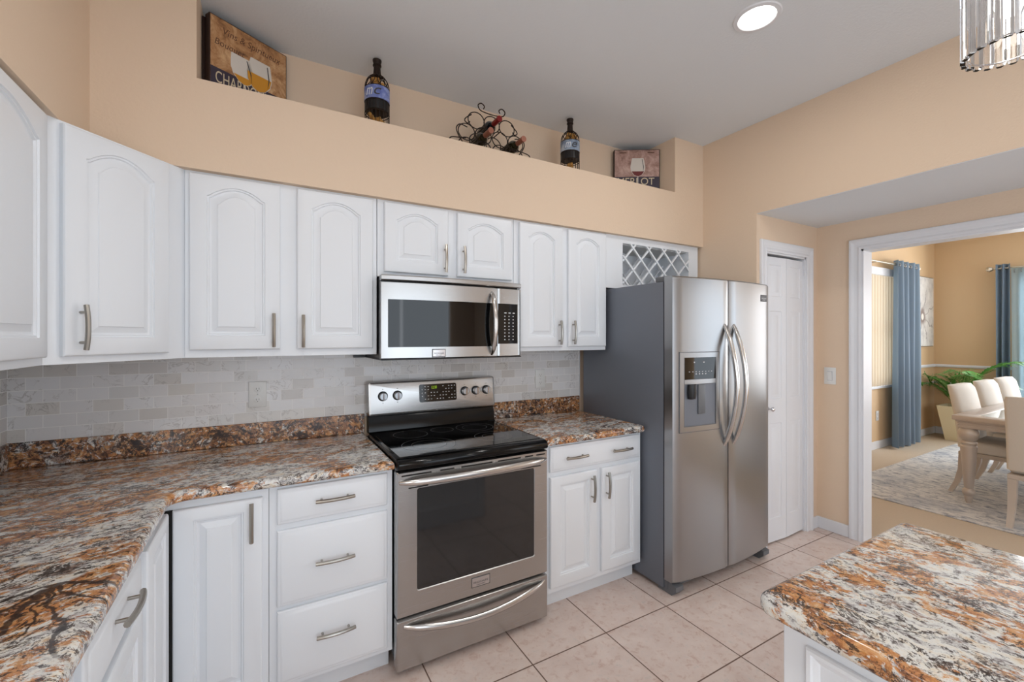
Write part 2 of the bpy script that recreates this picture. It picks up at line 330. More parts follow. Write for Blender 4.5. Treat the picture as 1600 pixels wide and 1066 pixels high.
# ------------------------------------------------------------------ mesh helpers
class MB:
    def __init__(s): s.bm = bmesh.new(); s.mi = 0
    def _f(s, vs, smooth=False):
        try:
            f = s.bm.faces.new(vs); f.material_index = s.mi; f.smooth = smooth; return f
        except ValueError: return None
    def box(s, x0, x1, y0, y1, z0, z1, bev=0.0, seg=2, mat=None):
        if x0 > x1: x0, x1 = x1, x0
        if y0 > y1: y0, y1 = y1, y0
        if z0 > z1: z0, z1 = z1, z0
        t = bmesh.new()
        v = [t.verts.new((x, y, z)) for x in (x0, x1) for y in (y0, y1) for z in (z0, z1)]
        for q in ((0, 1, 3, 2), (4, 6, 7, 5), (0, 4, 5, 1), (2, 3, 7, 6), (0, 2, 6, 4), (1, 5, 7, 3)):
            t.faces.new([v[i] for i in q])
        if bev > 0: bmesh.ops.bevel(t, geom=t.edges[:], offset=bev, segments=seg, affect='EDGES', profile=0.5)
        s.merge(t, mat); return s
    def merge(s, t, mat=None):
        if mat is not None: t.transform(mat)
        mp = {}
        for v in t.verts: mp[v] = s.bm.verts.new(v.co)
        for f in t.faces: s._f([mp[v] for v in f.verts], f.smooth)
        t.free()
    def loops(s, L, closed=True, cap0=False, cap1=False, smooth=False):
        rows = [[s.bm.verts.new(p) for p in lp] for lp in L]
        n = len(rows[0]); m = n if closed else n-1
        for a, b in zip(rows, rows[1:]):
            for i in range(m):
                s._f([a[i], a[(i+1) % n], b[(i+1) % n], b[i]], smooth)
        if cap0: s._f(rows[0][::-1], False)
        if cap1: s._f(rows[-1], False)
        return s
    def tube(s, pts, r, n=8, closed=False, cap=True, sx=1.0, up=None):
        pts = [Vector(p) for p in pts]; N = len(pts)
        rr = r if isinstance(r, (list, tuple)) else [r]*N
        L = []; prev = None
        for i, p in enumerate(pts):
            if closed: d = pts[(i+1) % N]-pts[i-1]
            else: d = pts[min(i+1, N-1)]-pts[max(i-1, 0)]
            d.normalize()
            if prev is None:
                a = Vector(up) if up else (Vector((0, 0, 1)) if abs(d.z) < 0.9 else Vector((1, 0, 0)))
            else: a = prev
            u = (a-d*a.dot(d)); u.normalize(); w = d.cross(u); prev = u
            L.append([p+u*math.cos(2*PI*k/n)*rr[i]+w*math.sin(2*PI*k/n)*rr[i]*sx for k in range(n)])
        if closed: L.append(L[0]); s.loops(L, smooth=True)
        else: s.loops(L, cap0=cap, cap1=cap, smooth=True)
        return s
    def lathe(s, prof, c=(0, 0, 0), n=24, axis='z', smooth=True, a0=0, a1=2*PI):
        full = abs(a1-a0-2*PI) < 1e-6; k = n if full else n+1
        L = []
        for r, h in prof:
            lp = []
            for i in range(k):
                a = a0+(a1-a0)*i/n
                x, y = r*math.cos(a), r*math.sin(a)
                p = {'z': (x, y, h), 'y': (x, h, y), 'x': (h, x, y)}[axis]
                lp.append((c[0]+p[0], c[1]+p[1], c[2]+p[2]))
            L.append(lp)
        c0 = prof[0][0] > 1e-6 and full; c1 = prof[-1][0] > 1e-6 and full
        s.loops(L, closed=full, cap0=c0, cap1=c1, smooth=smooth); return s
    def prism(s, poly, a, b, plane='xy'):
        def P(u, v, h): return {'xy': (u, v, h), 'xz': (u, h, v), 'yz': (h, u, v)}[plane]
        s.loops([[P(u, v, a) for u, v in poly], [P(u, v, b) for u, v in poly]], cap0=True, cap1=True); return s
    def rot(s, m): s.bm.transform(m); return s
    def build(s, name, mats, parent=None, angle=35, smooth=True, loc=None, origin=None):
        bm = s.bm
        bmesh.ops.remove_doubles(bm, verts=bm.verts[:], dist=1e-6)
        bmesh.ops.recalc_face_normals(bm, faces=bm.faces[:])
        if origin: bm.transform(Matrix.Translation(-Vector(origin)))
        me = bpy.data.meshes.new(name); 
        if smooth:
            for f in bm.faces: f.smooth = True
        bm.to_mesh(me); bm.free()
        if smooth: me.set_sharp_from_angle(angle=R(angle))
        for m_ in (mats if isinstance(mats, (list, tuple)) else [mats]): me.materials.append(M[m_] if isinstance(m_, str) else m_)
        o = bpy.data.objects.new(name, me); C.objects.link(o)
        if parent: o.parent = parent
        if origin: o.location = origin
        if loc: o.location = loc
        return o
def tag(o, label, cat, group=None):
    o['label'] = label; o['category'] = cat
    if group: o['group'] = group
    return o
def thing(name, label, cat, loc=(0, 0, 0), rz=0, group=None):
    o = bpy.data.objects.new(name, None); C.objects.link(o); o.empty_display_size = 0.05
    o.location = loc; o.rotation_euler = (0, 0, rz); return tag(o, label, cat, group)
def struct(name, mb, mat, parent=None, **kw):
    o = mb.build(name, mat, parent, **kw)
    if not parent: o['kind'] = 'structure'
    return o
def dup(o, parent=None):
    c = o.copy(); C.objects.link(c)
    if parent: c.parent = parent
    for ch in list(o.children): dup(ch, c)
    return c
def text(txt, w, h, mat, parent, name, mtx, shear=0.0, ext=0.0004):
    """lettering fitted in a w x h box; lies in local xz facing -y, placed by mtx"""
    cu = bpy.data.curves.new('lettering', 'FONT'); cu.body = txt; cu.size = 1.0; cu.extrude = 0.0; cu.shear = shear
    tmp = bpy.data.objects.new('lettering', cu); C.objects.link(tmp)
    dg = bpy.context.evaluated_depsgraph_get(); dg.update()
    me = bpy.data.meshes.new_from_object(tmp.evaluated_get(dg))
    bpy.data.objects.remove(tmp); bpy.data.curves.remove(cu)
    xs = [v.co.x for v in me.vertices]; ys = [v.co.y for v in me.vertices]
    x0, x1, y0, y1 = min(xs), max(xs), min(ys), max(ys)
    bm = bmesh.new(); bm.from_mesh(me); bpy.data.meshes.remove(me)
    for v in bm.verts:
        v.co = Vector(((v.co.x-x0)/(x1-x0)*w, 0, (v.co.y-y0)/(y1-y0)*h))
    r = bmesh.ops.extrude_face_region(bm, geom=bm.faces[:])
    for e in r['geom']:
        if isinstance(e, bmesh.types.BMVert): e.co.y -= ext
    mb = MB(); mb.bm.free(); mb.bm = bm; bm.transform(mtx)
    return mb.build(name, mat, parent, smooth=False)
T = lambda x, y, z: Matrix.Translation((x, y, z))

# ------------------------------------------------------------------ room shell
XL, XR, XB, YP = -1.364, 2.381, 3.154, -0.753
ZS, ZL, ZC, ZH = 2.105, 2.467, 2.861, 2.258
YS = -0.343; YEND = -5.4
m = MB(); m.box(XL-0.1, 3.22, YEND-0.1, 0.1, -0.06, 0); struct('floor', m, 'tile')
m = MB(); m.box(3.22, 8.4, -4.2, 0.2, -0.06, 0.0); struct('floor_dining', m, 'carpet')
m = MB(); m.box(XL-0.1, XR+0.05, YEND-0.1, 0.1, ZC, ZC+0.06); struct('ceiling', m, 'ceiling')
m = MB(); m.box(3.27, 8.4, -4.2, 0.2, ZC, ZC+0.06); struct('ceiling_dining', m, 'ceiling')
m = MB(); m.box(XR+0.003, XB, YEND, YP, ZH-0.003, ZH); struct('ceiling_lower', m, 'ceiling')
m = MB(); m.box(XL-0.1, XB+0.1, 0, 0.1, 0, ZC); struct('wall_back', m, 'wall')
m = MB(); m.box(-1.364, 1.473, -0.009, 0, 1.0, 1.352); struct('wall_back_tile', m, 'splash')
m = MB(); m.box(XL, XL+0.009, -2.7, -0.0092, 1.0, 1.352); struct('wall_left_tile', m, 'splash')
m = MB(); m.box(1.473, 1.481, -0.012, 0, 1.0, 1.352); struct('trim_1', m, 'trim')
# left wall with an assumed, unseen window opening for the added light
m = MB(); m.box(XL-0.1, XL, YEND, 0, 0, 1.05); m.box(XL-0.1, XL, YEND, -4.35, 1.05, ZC); m.box(XL-0.1, XL, -2.75, 0, 1.05, ZC)
m.box(XL-0.1, XL, -4.35, -2.75, 2.1, ZC); struct('wall_left', m, 'wall')
# soffit with the plant ledge cut into it (back) and the soffit over the left run
m = MB(); m.box(-1.028, XR, YS, 0, ZS, ZL); m.box(-1.028, -0.7117, YS, 0, ZL, ZC); m.box(2.0743, XR, YS, 0, ZL, ZC)
struct('wall_soffit_back', m, 'wall')
m = MB(); m.box(XL, -1.028, YEND, 0, ZS, ZC); struct('wall_soffit_left', m, 'wall')
# right side: alcove side wall, header, pantry wall, end wall with the wide opening
m = MB(); m.box(XR, XR+0.05, YP, 0, 0, ZH); m.box(XR, XB+0.1, YEND, 0, ZH, ZC)
struct('wall_right', m, 'wall')
m = MB(); m.box(XR+0.05, 2.489, YP, YP+0.1, 0, ZH); m.box(2.489, 2.992, YP, YP+0.1, 2.04, ZH); m.box(2.992, XB, YP, YP+0.1, 0, ZH)
struct('wall_pantry', m, 'wall')
YO0, YO1, ZO = -1.035, -3.35, 2.045
m = MB(); m.box(XB, XB+0.116, YO0, 0, 0, ZH-0.0005); m.box(XB, XB+0.116, YO1, YO0, ZO, ZH-0.0005); m.box(XB, XB+0.116, YEND, YO1, 0, ZH-0.0005)
struct('wall_opening', m, 'wall')
# unseen rear wall with the sliding glass door
m = MB(); m.box(XL-0.1, -0.9, YEND-0.1, YEND, 0, ZC); m.box(2.1, XB+0.1, YEND-0.1, YEND, 0, ZC); m.box(-0.9, 2.1, YEND-0.1, YEND, 2.4, ZC)
struct('wall_rear', m, 'wall')
m = MB()
for xx in (-0.9, 0.57, 2.04): m.box(xx, xx+0.06, YEND-0.08, YEND-0.02, 0, 2.4)
m.box(-0.9, 2.1, YEND-0.08, YEND-0.02, 0, 0.08); m.box(-0.9, 2.1, YEND-0.08, YEND-0.02, 2.32, 2.4)
w_ = struct('window_1', m, 'trim')
# dining room walls (window at the left, window at the right)
WX0, WX1, WZ0, WZ1 = 5.3, 6.80, 0.80, 2.29
m = MB(); m.box(3.27, WX0, 0.065, 0.165, 0, ZC); m.box(WX1, 8.32, 0.065, 0.165, 0, ZC)
m.box(WX0, WX1, 0.065, 0.165, 0, WZ0); m.box(WX0, WX1, 0.065, 0.165, WZ1, ZC); struct('wall_dining_left', m, 'wall_dining')
RY0, RY1 = -0.80, -2.55
m = MB(); m.box(8.224, 8.32, RY0, 0.065, 0, ZC); m.box(8.224, 8.32, -4.2, RY1, 0, ZC)
m.box(8.224, 8.32, RY1, RY0, 0, 0.5); m.box(8.224, 8.32, RY1, RY0, 2.25, ZC); struct('wall_dining_far', m, 'wall_dining')
m = MB(); m.box(3.27, 4.3, -4.2, -4.1, 0, ZC); m.box(7.5, 8.32, -4.2, -4.1, 0, ZC); m.box(4.3, 7.5, -4.2, -4.1, 0, 0.5); m.box(4.3, 7.5, -4.2, -4.1, 2.4, ZC)
struct('wall_dining_front', m, 'wall_dining')
m = MB(); m.box(XB+0.116, XB+0.118, YO0, 0.065, 0, ZC); m.box(XB+0.116, XB+0.118, YO1, YO0, ZO, ZC); m.box(XB+0.116, XB+0.118, -4.2, YO1, 0, ZC)
struct('wall_dining_near', m, 'wall_dining')

# mouldings: profile swept as stepped boxes
def casing_bar(m, axis, a0, a1, inner, outer, face, sgn, ext_ax):
    pass
def casing(name, mode, plane, face, h0, h1, ztop, w=0.085, t=0.016):
    """door casing round an opening h0..h1 (x for mode 'x', y for mode 'y'), mitred corners"""
    m = MB()
    prof = [(0.0, 0.0), (0.0, 0.010), (0.012, 0.014), (0.024, 0.010), (w*0.55, 0.012), (w*0.78, t+0.003), (w-0.004, t+0.003), (w, t-0.002), (w, 0.0)]
    L = []
    for k in range(4):
        lp = []
        for o, d in prof:
            if k in (0, 1): hh = h0 - o
            else: hh = h1 + o
            zz = 0.0 if k in (0, 3) else ztop + o
            if mode == 'x': lp.append((hh, face - d, zz))
            else: lp.append((face - d, -hh, zz))
        L.append(lp)
    m.loops(L, closed=False, cap0=False, cap1=False)
    return struct(name, m, 'trim', smooth=False)
casing('trim_2', 'x', 'xz', YP, 2.489, 2.992, 2.015, w=0.075)
# for mode y, h is -y
casing('trim_3', 'y', 'yz', XB, -YO0, -YO1, ZO, w=0.072)
m = MB(); m.box(XB-0.002, XB+0.12, YO0-0.012, YO0, 0, ZO); m.box(XB-0.002, XB+0.12, YO1, YO1+0.012, 0, ZO); m.box(XB-0.002, XB+0.12, YO1, YO0, ZO-0.012, ZO)
struct('trim_4', m, 'trim')
m = MB(); m.box(2.489, 2.992, YP+0.0, YP+0.10, 2.003, 2.015); m.box(2.980, 2.992, YP, YP+0.1, 0, 2.015); m.box(2.489, 2.495, YP, YP+0.1, 0, 2.015)
struct('trim_5', m, 'trim')
def baseboard(name, pts, h=0.085, t=0.013):
    m = MB(); 
    for (x0, y0, x1, y1) in pts: m.box(x0, x1, y0, y1, 0, h, 0.003, 1)
    return struct(name, m, 'trim')
baseboard('baseboard_right', [(XB-0.013, YP-0.002, XB, YO0+0.072)])
baseboard('baseboard_pantry', [(XR+0.05, YP-0.013, 2.414, YP), (3.067, YP-0.013, XB-0.013, YP)])
baseboard('baseboard_dining_left', [(3.28, 0.052, 8.21, 0.065)], 0.10)
baseboard('baseboard_dining_far', [(8.21, -4.1, 8.224, 0.052)], 0.10)
m = MB()
for z0, z1, d in ((0.985, 1.025, 0.016), (0.995, 1.015, 0.024)):
    m.box(WX1+0.03, 8.224, 0.065-d, 0.065, z0, z1, 0.002, 1); m.box(8.224-d, 8.224, RY0+0.03, 0.065, z0, z1, 0.002, 1)
struct('trim_6', m, 'trim')
m = MB(); m.box(WX1+0.03, 8.224, 0.055, 0.065, 0.742, 0.768, 0.002, 1); m.box(8.214, 8.224, RY0, 0.065, 0.742, 0.768, 0.002, 1)
struct('trim_7', m, 'trim')
# windows of the dining room
m = MB(); m.box(WX0, WX0+0.05, 0.10, 0.14, WZ0, WZ1); m.box(WX1-0.05, WX1, 0.10, 0.14, WZ0, WZ1); m.box(WX0, WX1, 0.10, 0.14, WZ0, WZ0+0.05)
m.box(WX0, WX1, 0.10, 0.14, WZ1-0.05, WZ1); m.box(WX0, WX1, 0.10, 0.14, 1.50, 1.55)
w2 = struct('window_2', m, 'trim')
m = MB(); m.box(WX0+0.05, WX1-0.05, 0.118, 0.122, WZ0+0.05, WZ1-0.05); m.build('window_pane', 'glass', w2)
m = MB(); m.box(WX0-0.03, WX1+0.03, 0.035, 0.10, WZ0-0.03, WZ0, 0.004); m.build('window_sill', 'trim', w2)
m = MB()
for yy in (RY0-0.05, -1.70, RY1): m.box(8.25, 8.29, yy, yy+0.05, 0.5, 2.25)
for zz in (0.5, 1.35, 2.20): m.box(8.25, 8.29, RY1, RY0, zz, zz+0.05)
w3 = struct('window_3', m, 'trim')
m = MB(); m.box(8.268, 8.272, RY1, RY0, 0.5, 2.25); m.build('window_pane', 'glass', w3)

# ------------------------------------------------------------------ cabinets
def arch_loop(x0, x1, z0, z1, y, rise, n=22):
    pts = [(x0, y, z0), (x1, y, z0)]
    zs = z1 - rise
    cx, hw = (x0+x1)/2, (x1-x0)/2
    for i in range(n+1):
        s_ = 1-2*i/n; a = abs(s_)
        if rise <= 0: z = z1
        elif a > 0.91: z = zs + rise*0.02
        else: z = zs + rise*(0.10+0.90*(1-(a/0.91)**2))
        pts.append((cx+s_*hw, y, z))
    return pts
def rect_loop(x0, x1, z0, z1, y, n=22):
    pts = [(x0, y, z0), (x1, y, z0)]
    for i in range(n+1): pts.append((x1+(x0-x1)*i/n, y, z1))
    return pts
def raised_front(x0, x1, z0, z1, yb, arch=0.0, stile=0.058, t=0.020):
    """panelled cabinet door front: raised centre, optional cathedral arch; back at yb, front towards -y"""
    m = MB(); L = []; f = yb-t; s = stile
    L.append(rect_loop(x0, x1, z0, z1, yb))
    L.append(rect_loop(x0, x1, z0, z1, f+0.006))
    L.append(rect_loop(x0+0.003, x1-0.003, z0+0.003, z1-0.003, f+0.002))
    L.append(rect_loop(x0+0.008, x1-0.008, z0+0.008, z1-0.008, f))
    for o, d in ((0, 0), (0.002, 0.005), (0.007, 0.005), (0.010, 0.0105), (0.017, 0.0115), (0.036, 0.0045), (0.038, 0.0018), (0.043, 0.0012)):
        L.append(arch_loop(x0+s+o, x1-s-o, z0+s+o, z1-s*0.72-o, f+d, arch*(1-o*3)))
    m.loops(L, cap0=True, cap1=True)
    return m
def slab_front(x0, x1, z0, z1, yb, t=0.020):
    """drawer front: flat centre with a moulded, stepped edge"""
    m = MB(); f = yb-t; L = []
    for o, d in ((0, t), (0, 0.009), (0.003, 0.006), (0.009, 0.005), (0.013, 0.002), (0.020, 0.0)):
        L.append(rect_loop(x0+o, x1-o, z0+o, z1-o, f+d, 4))
    m.loops(L, cap0=True, cap1=True); return m
def pull(parent, x, z, yf, vertical, L=0.142, name='handle'):
    m = MB(); n = 12; pts = []; rr = []
    for i in range(n+1):
        s_ = -1+2*i/n
        off = 0.024+0.008*(1-s_*s_)
        pts.append((x, yf-off, z+s_*L/2) if vertical else (x+s_*L/2, yf-off, z)); rr.append(0.0072)
    m.tube(pts, rr, 8, up=(0, -1, 0))
    for s_ in (-1, 1):
        q = s_*0.048
        p0 = (x, yf, z+q) if vertical else (x+q, yf, z)
        p1 = (p0[0], yf-0.028, p0[2])
        m.tube([p0, p1], 0.0044, 8)
    return m.build(name, 'nickel', parent)
def cabinet(name, label, loc, rz, w, d, h, fronts, base=False, cat='cabinet', group=None, open_box=None):
    t = thing(name, label, cat, loc, rz, group)
    m = MB()
    if open_box:
        x0, x1, z0, z1 = open_box
        m.box(0, x0, -d, -0.012, 0, h); m.box(x1, w, -d, -0.012, 0, h); m.box(x0, x1, -d, -0.012, 0, z0); m.box(x0, x1, -d, -0.012, z1, h)
        m.box(x0, x1, -0.018, -0.012, z0, z1)
    else: m.box(0.0005, w-0.0005, -d, -0.011, 0.102 if base else 0, h, 0.001, 1)
    m.build('cabinet_body', 'cab', t)
    if base:
        m = MB(); m.box(0.0005, w-0.0005, -d+0.065, -0.05, 0, 0.101); m.build('toe_kick', 'cab', t)
    for fr in fronts:
        kind, x0, x1, z0, z1 = fr[:5]; ar = fr[5]; hs = fr[6]
        mm = raised_front(x0, x1, z0, z1, -d-0.0005, ar) if kind == 'door' else slab_front(x0, x1, z0, z1, -d-0.0005)
        o = mm.build(kind, 'cab', t, angle=28)
        for (hx, hz, vert) in hs: pull(o, hx, hz, -d-0.0205, vert)
    return t
zb = 1.349; uh = ZS-zb
U0 = -0.754
cabinet('wall_cabinet', 'white two-door arched wall cabinet between corner cabinet and microwave', (U0, 0, zb), 0, 0.752, 0.31, uh,
        [('door', -0.738-U0, -0.416-U0, 0.031, uh-0.012, 0.044, [(-0.441-U0, 1.462-zb, True)]),
         ('door', -0.351-U0, -0.023-U0, 0.031, uh-0.012, 0.044, [(-0.327-U0, 1.459-zb, True)])])
zm = 1.728
cabinet('wall_cabinet', 'short white two-door arched cabinet above the microwave', (0, 0, zm), 0, 0.762, 0.31, ZS-zm,
        [('door', 0.031, 0.361, 0.024, ZS-zm-0.012, 0.040, [(0.339, 1.838-zm, True)]),
         ('door', 0.412, 0.745, 0.024, ZS-zm-0.012, 0.040, [(0.443, 1.840-zm, True)])])
cabinet('wall_cabinet', 'white wall cabinet with two narrow arched doors between microwave and refrigerator', (0.764, 0, zb), 0, 0.690, 0.31, uh,
        [('door', 0.031, 0.333, 0.024, uh-0.012, 0.038, [(0.305, 1.458-zb, True)]),
         ('door', 0.378, 0.680, 0.024, uh-0.012, 0.038, [(0.408, 1.460-zb, True)])])
# wine lattice cabinet over the refrigerator
wr = cabinet('wine_rack_cabinet', 'white cabinet with diagonal wine lattice above the refrigerator', (1.456, 0, 1.755), 0, 0.908, 0.31, ZS-1.755, [],
             open_box=(0.148, 0.805, 0.026, 0.305))
def lattice(parent, x0, x1, z0, z1, y, step, wd=0.012, t=0.012):
    m = MB()
    for sgn in (1, -1):
        k = x0-(z1-z0)-0.03 if sgn > 0 else x0+0.045
        while k < x1+(z1-z0):
            # line x = k + sgn*(z-z0)
            za, zb_ = z0, z1
            if sgn > 0:
                za = max(za, z0+(x0-k)); zb_ = min(zb_, z0+(x1-k))
            else:
                za = max(za, z0+(k-x1)); zb_ = min(zb_, z0+(k-x0))
            if zb_-za > 0.01:
                xa, xb = k+sgn*(za-z0), k+sgn*(zb_-z0)
                d = Vector((xb-xa, 0, zb_-za)); n = Vector((-d.z, 0, d.x)).normalized()*wd/2
                yy = y if sgn > 0 else y-t*0.5
                P = [(xa+n.x, za+n.z), (xa-n.x, za-n.z), (xb-n.x, zb_-n.z), (xb+n.x, zb_+n.z)]
                m.prism(P, yy, yy-t, 'xz')
            k += step
    return m.build('lattice', 'cab', parent, smooth=False)
lattice(wr, 0.148, 0.805, 0.026, 0.305, -0.300, 0.150)
m = MB(); m.box(0.148, 0.805, -0.28, -0.02, 0.026, 0.032); m.box(0.148, 0.805, -0.285, -0.02, 0.299, 0.305); m.build('shelf', 'cab_in', wr)
o = lattice(wr, 0.148, 0.805, 0.033, 0.298, -0.06, 0.150); o.name = 'rear_lattice'
# diagonal corner cabinet
dg = thing('corner_wall_cabinet', 'white diagonal corner wall cabinet with one tall arched door', 'cabinet', (-1.055, -0.645, zb), math.atan2(0.340, 0.301))
m = MB(); Li = 0.454
m.prism([(0, 0), (Li, 0), (Li-0.09, 0.10), (0.10, 0.10)], 0, uh)
m.build('cabinet_body', 'cab', dg)
mm = raised_front(0.042, Li-0.078, 0.024, uh-0.010, -0.0005, 0.048); o = mm.build('door', 'cab', dg, angle=28)
pull(o, 0.084, 0.115, -0.0205, True)
# left wall upper cabinets
cabinet('wall_cabinet', 'white arched wall cabinet at the left edge, on the left wall', (XL, -1.265, zb), R(90), 0.618, 0.31, uh,
        [('door', 0.10, 0.594, 0.024, uh-0.012, 0.055, [(0.135, 0.115, True)])])
# ------------------------------------------------------------------ base cabinets
bh = 0.876
B0 = -0.462
cabinet('drawer_cabinet', 'white base cabinet with three drawers left of the stainless range', (B0, 0, 0), 0, 0.459, 0.61, bh,
        [('drawer', -0.435-B0, -0.027-B0, 0.728, 0.860, 0, [(-0.234-B0, 0.800, False)]),
         ('drawer', -0.435-B0, -0.027-B0, 0.418, 0.703, 0, [(-0.234-B0, 0.562, False)]),
         ('drawer', -0.435-B0, -0.027-B0, 0.124, 0.400, 0, [(-0.231-B0, 0.277, False)])], base=True)
# bifold corner cabinet: body, two hinged leaves
cc = thing('corner_base_cabinet', 'white inside-corner base cabinet with a folding two-leaf door', 'cabinet', (-0.775, -0.61, 0))
m = MB(); m.box(0, 0.312, 0.0, 0.595, 0.102, bh); m.box(-0.575, 0, -0.36, 0.595, 0.102, bh); m.box(-0.575, 0.0, 0.03, 0.595, 0.102, bh); m.build('cabinet_body', 'cab', cc)
m = MB(); m.box(0.0, 0.312, 0.065, 0.5, 0, 0.101); m.box(-0.5, -0.055, -0.36, 0.5, 0, 0.101); m.build('toe_kick', 'cab', cc)
mm = raised_front(0.0275, 0.292, 0.124, 0.843, -0.0005, 0.0); o = mm.build('door', 'cab', cc, angle=28); pull(o, 0.258, 0.764, -0.0205, True)
m = MB(); m.box(0.0005, 0.0265, -0.010, -0.0005, 0.124, 0.843); m.build('corner_gap_shade', 'dark_gap', cc)  # dark strip gives the shade between the two door leaves
mm = raised_front(0, 0.295, 0.124, 0.843, 0.0, 0.0); mm.rot(T(0.0015, -0.325, 0) @ Matrix.Rotation(R(90), 4, 'Z')); o = mm.build('door', 'cab', cc, angle=28)
# base cabinets along the left wall
xleft = XL+0.001
cabinet('drawer_cabinet', 'white base cabinet along the left run, drawer over door, nearest the corner', (xleft, -1.43, 0), R(90), 0.458, 0.588, bh,
        [('drawer', 0.022, 0.436, 0.742, 0.864, 0, [(0.236, 0.822, False)]), ('door', 0.022, 0.436, 0.124, 0.718, 0, [])], base=True)
cabinet('drawer_cabinet', 'white base cabinet at the bottom left edge, nearest the viewer', (xleft, -2.04, 0), R(90), 0.608, 0.588, bh,
        [('drawer', 0.022, 0.586, 0.728, 0.858, 0, [(0.30, 0.800, False)]), ('door', 0.022, 0.300, 0.124, 0.703, 0, []), ('door', 0.308, 0.586, 0.124, 0.703, 0, [])], base=True)
cabinet('base_cabinet', 'white two-door base cabinet with one wide drawer between range and refrigerator', (0.766, 0, 0), 0, 0.690, 0.61, bh,
        [('drawer', 0.036, 0.672, 0.732, 0.862, 0, [(0.957-0.766, 0.800, False), (1.279-0.766, 0.797, False)]),
         ('door', 0.036, 0.346, 0.133, 0.706, 0, [(1.069-0.766, 0.614, True)]),
         ('door', 0.379, 0.672, 0.133, 0.706, 0, [(1.174-0.766, 0.615, True)])], base=True)

# ------------------------------------------------------------------ countertops
def offset_poly(P, o):
    n = len(P); out = []
    for i in range(n):
        a, b, c = Vector(P[i-1]), Vector(P[i]), Vector(P[(i+1) % n])
        d1 = (b-a).normalized(); d2 = (c-b).normalized()
        n1 = Vector((-d1.y, d1.x)); n2 = Vector((-d2.y, d2.x)); nn = n1+n2
        nn = nn/(1+n1.dot(n2)) if (1+n1.dot(n2)) > 1e-3 else n1
        out.append((b.x+nn.x*o, b.y+nn.y*o))
    return out
def fillet(P, idx, r, n=8):
    out = []
    for i, p in enumerate(P):
        if i not in idx: out.append(p); continue
        rr = idx[i]
        a, b, c = Vector(P[i-1]), Vector(p), Vector(P[(i+1) % len(P)])
        d1 = (a-b).normalized(); d2 = (c-b).normalized()
        ang = d1.angle(d2); tl = rr/math.tan(ang/2)
        s0 = b+d1*tl; s1 = b+d2*tl; cen = b+(d1+d2).normalized()*(rr/math.sin(ang/2))
        v0 = s0-cen; v1 = s1-cen; tot = v0.angle_signed(v1)
        for k in range(n+1):
            q = v0.copy(); q.rotate(Matrix.Rotation(-tot*k/n, 2)); out.append((cen.x+q.x, cen.y+q.y))
    return out
def slab(P, z0, z1, r=0.014):
    """counter slab from a counter-clockwise outline, with a rounded edge"""
    m = MB(); L = []
    hh = (z1-z0)/2; k = 6
    r = min(r, hh)
    for i in range(k+1):
        a = PI/2*i/k; L.append([(x, y, z0+r*0.5*(1-math.sin(a))) for x, y in offset_poly(P, r*0.5*(1-math.cos(PI/2-a)))] if False else [(x, y, z0+r*0.6*(1-math.cos(a))) for x, y in offset_poly(P, r*0.6*(1-math.sin(a)))])
    for i in range(k+1):
        a = PI/2*i/k; L.append([(x, y, z1-r*(1-math.sin(a))) for x, y in offset_poly(P, r*(1-math.cos(a)))])
    m.loops(L, cap0=True, cap1=True); return m
cz0, cz1 = 0.877, 0.914
P = [(XL, 0), (XL, -2.6), (-0.748, -2.6), (-0.748, -0.65), (-0.004, -0.65), (-0.004, 0)]
P = fillet([(x, y) for x, y in P], {3: 0.05}, 0.05)
ct = thing('countertop', 'L-shaped brown and white granite countertop with dark root-like veins, left of range', 'countertop', (0, 0, 0))
slab(P, cz0, cz1, 0.017).build('slab', 'granite_left', ct, angle=60)
m = MB(); m.box(XL+0.001, -0.004, -0.022, -0.0095, cz1+0.0005, 1.016, 0.002, 1); m.build('upstand', 'granite_upstand', ct)
P = fillet([(0.766, 0), (0.766, -0.65), (1.466, -0.65), (1.466, 0)], {2: 0.03}, 0.03)
m = MB(); m.box(XL+0.0095, XL+0.022, -2.6, -0.0225, cz1+0.0005, 1.016, 0.002, 1); m.build('upstand', 'granite_upstand', bpy.data.objects['countertop'])
ct = thing('countertop', 'short granite countertop between range and refrigerator', 'countertop', (0, 0, 0))
slab(P, cz0, cz1, 0.017).build('slab', 'granite_right', ct, angle=60)
m = MB(); m.box(0.766, 1.470, -0.022, -0.0125, cz1+0.0005, 1.016, 0.002, 1); m.build('upstand', 'granite_upstand', ct)
P = fillet([(0.392, -1.945), (0.392, -3.6), (1.098, -3.6), (1.098, -1.945)], {0: 0.035, 3: 0.02}, 0.03)
ic = tag(slab(P, cz0, cz1, 0.018).build('island_countertop', 'granite_island', angle=60), 'white, orange and black granite top of the island, bottom right', 'countertop')
il = thing('kitchen_island', 'white panelled kitchen island base under the granite top at bottom right', 'kitchen island', (0.428, -1.985, 0))
m = MB(); m.box(0, 0.63, -1.58, 0, 0.0, 0.8765, 0.002, 1); m.build('island_body', 'cab', il)
def picture_moulding(w, h):
    m = MB(); m.box(0.02, w-0.02, -0.001, 0.001, 0.02, h-0.02)
    m.loops([[(o, d, o), (w-o, d, o), (w-o, d, h-o), (o, d, h-o)] for o, d in ((0, 0), (0, -0.007), (0.003, -0.011), (0.010, -0.011), (0.013, -0.007), (0.018, -0.005), (0.022, -0.002), (0.024, 0))])
    return m
for k in range(3):
    mm = picture_moulding(0.46, 0.72)
    mm.rot(T(-0.0008, -0.045-k*0.51, 0.125) @ Matrix.Rotation(R(-90), 4, 'Z')); mm.build('side_panel', 'cab', il, angle=28)
mm = picture_moulding(0.53, 0.72)
mm.rot(T(0.58, 0.0008, 0.125) @ Matrix.Rotation(R(180), 4, 'Z')); mm.build('end_panel', 'cab', il, angle=28)

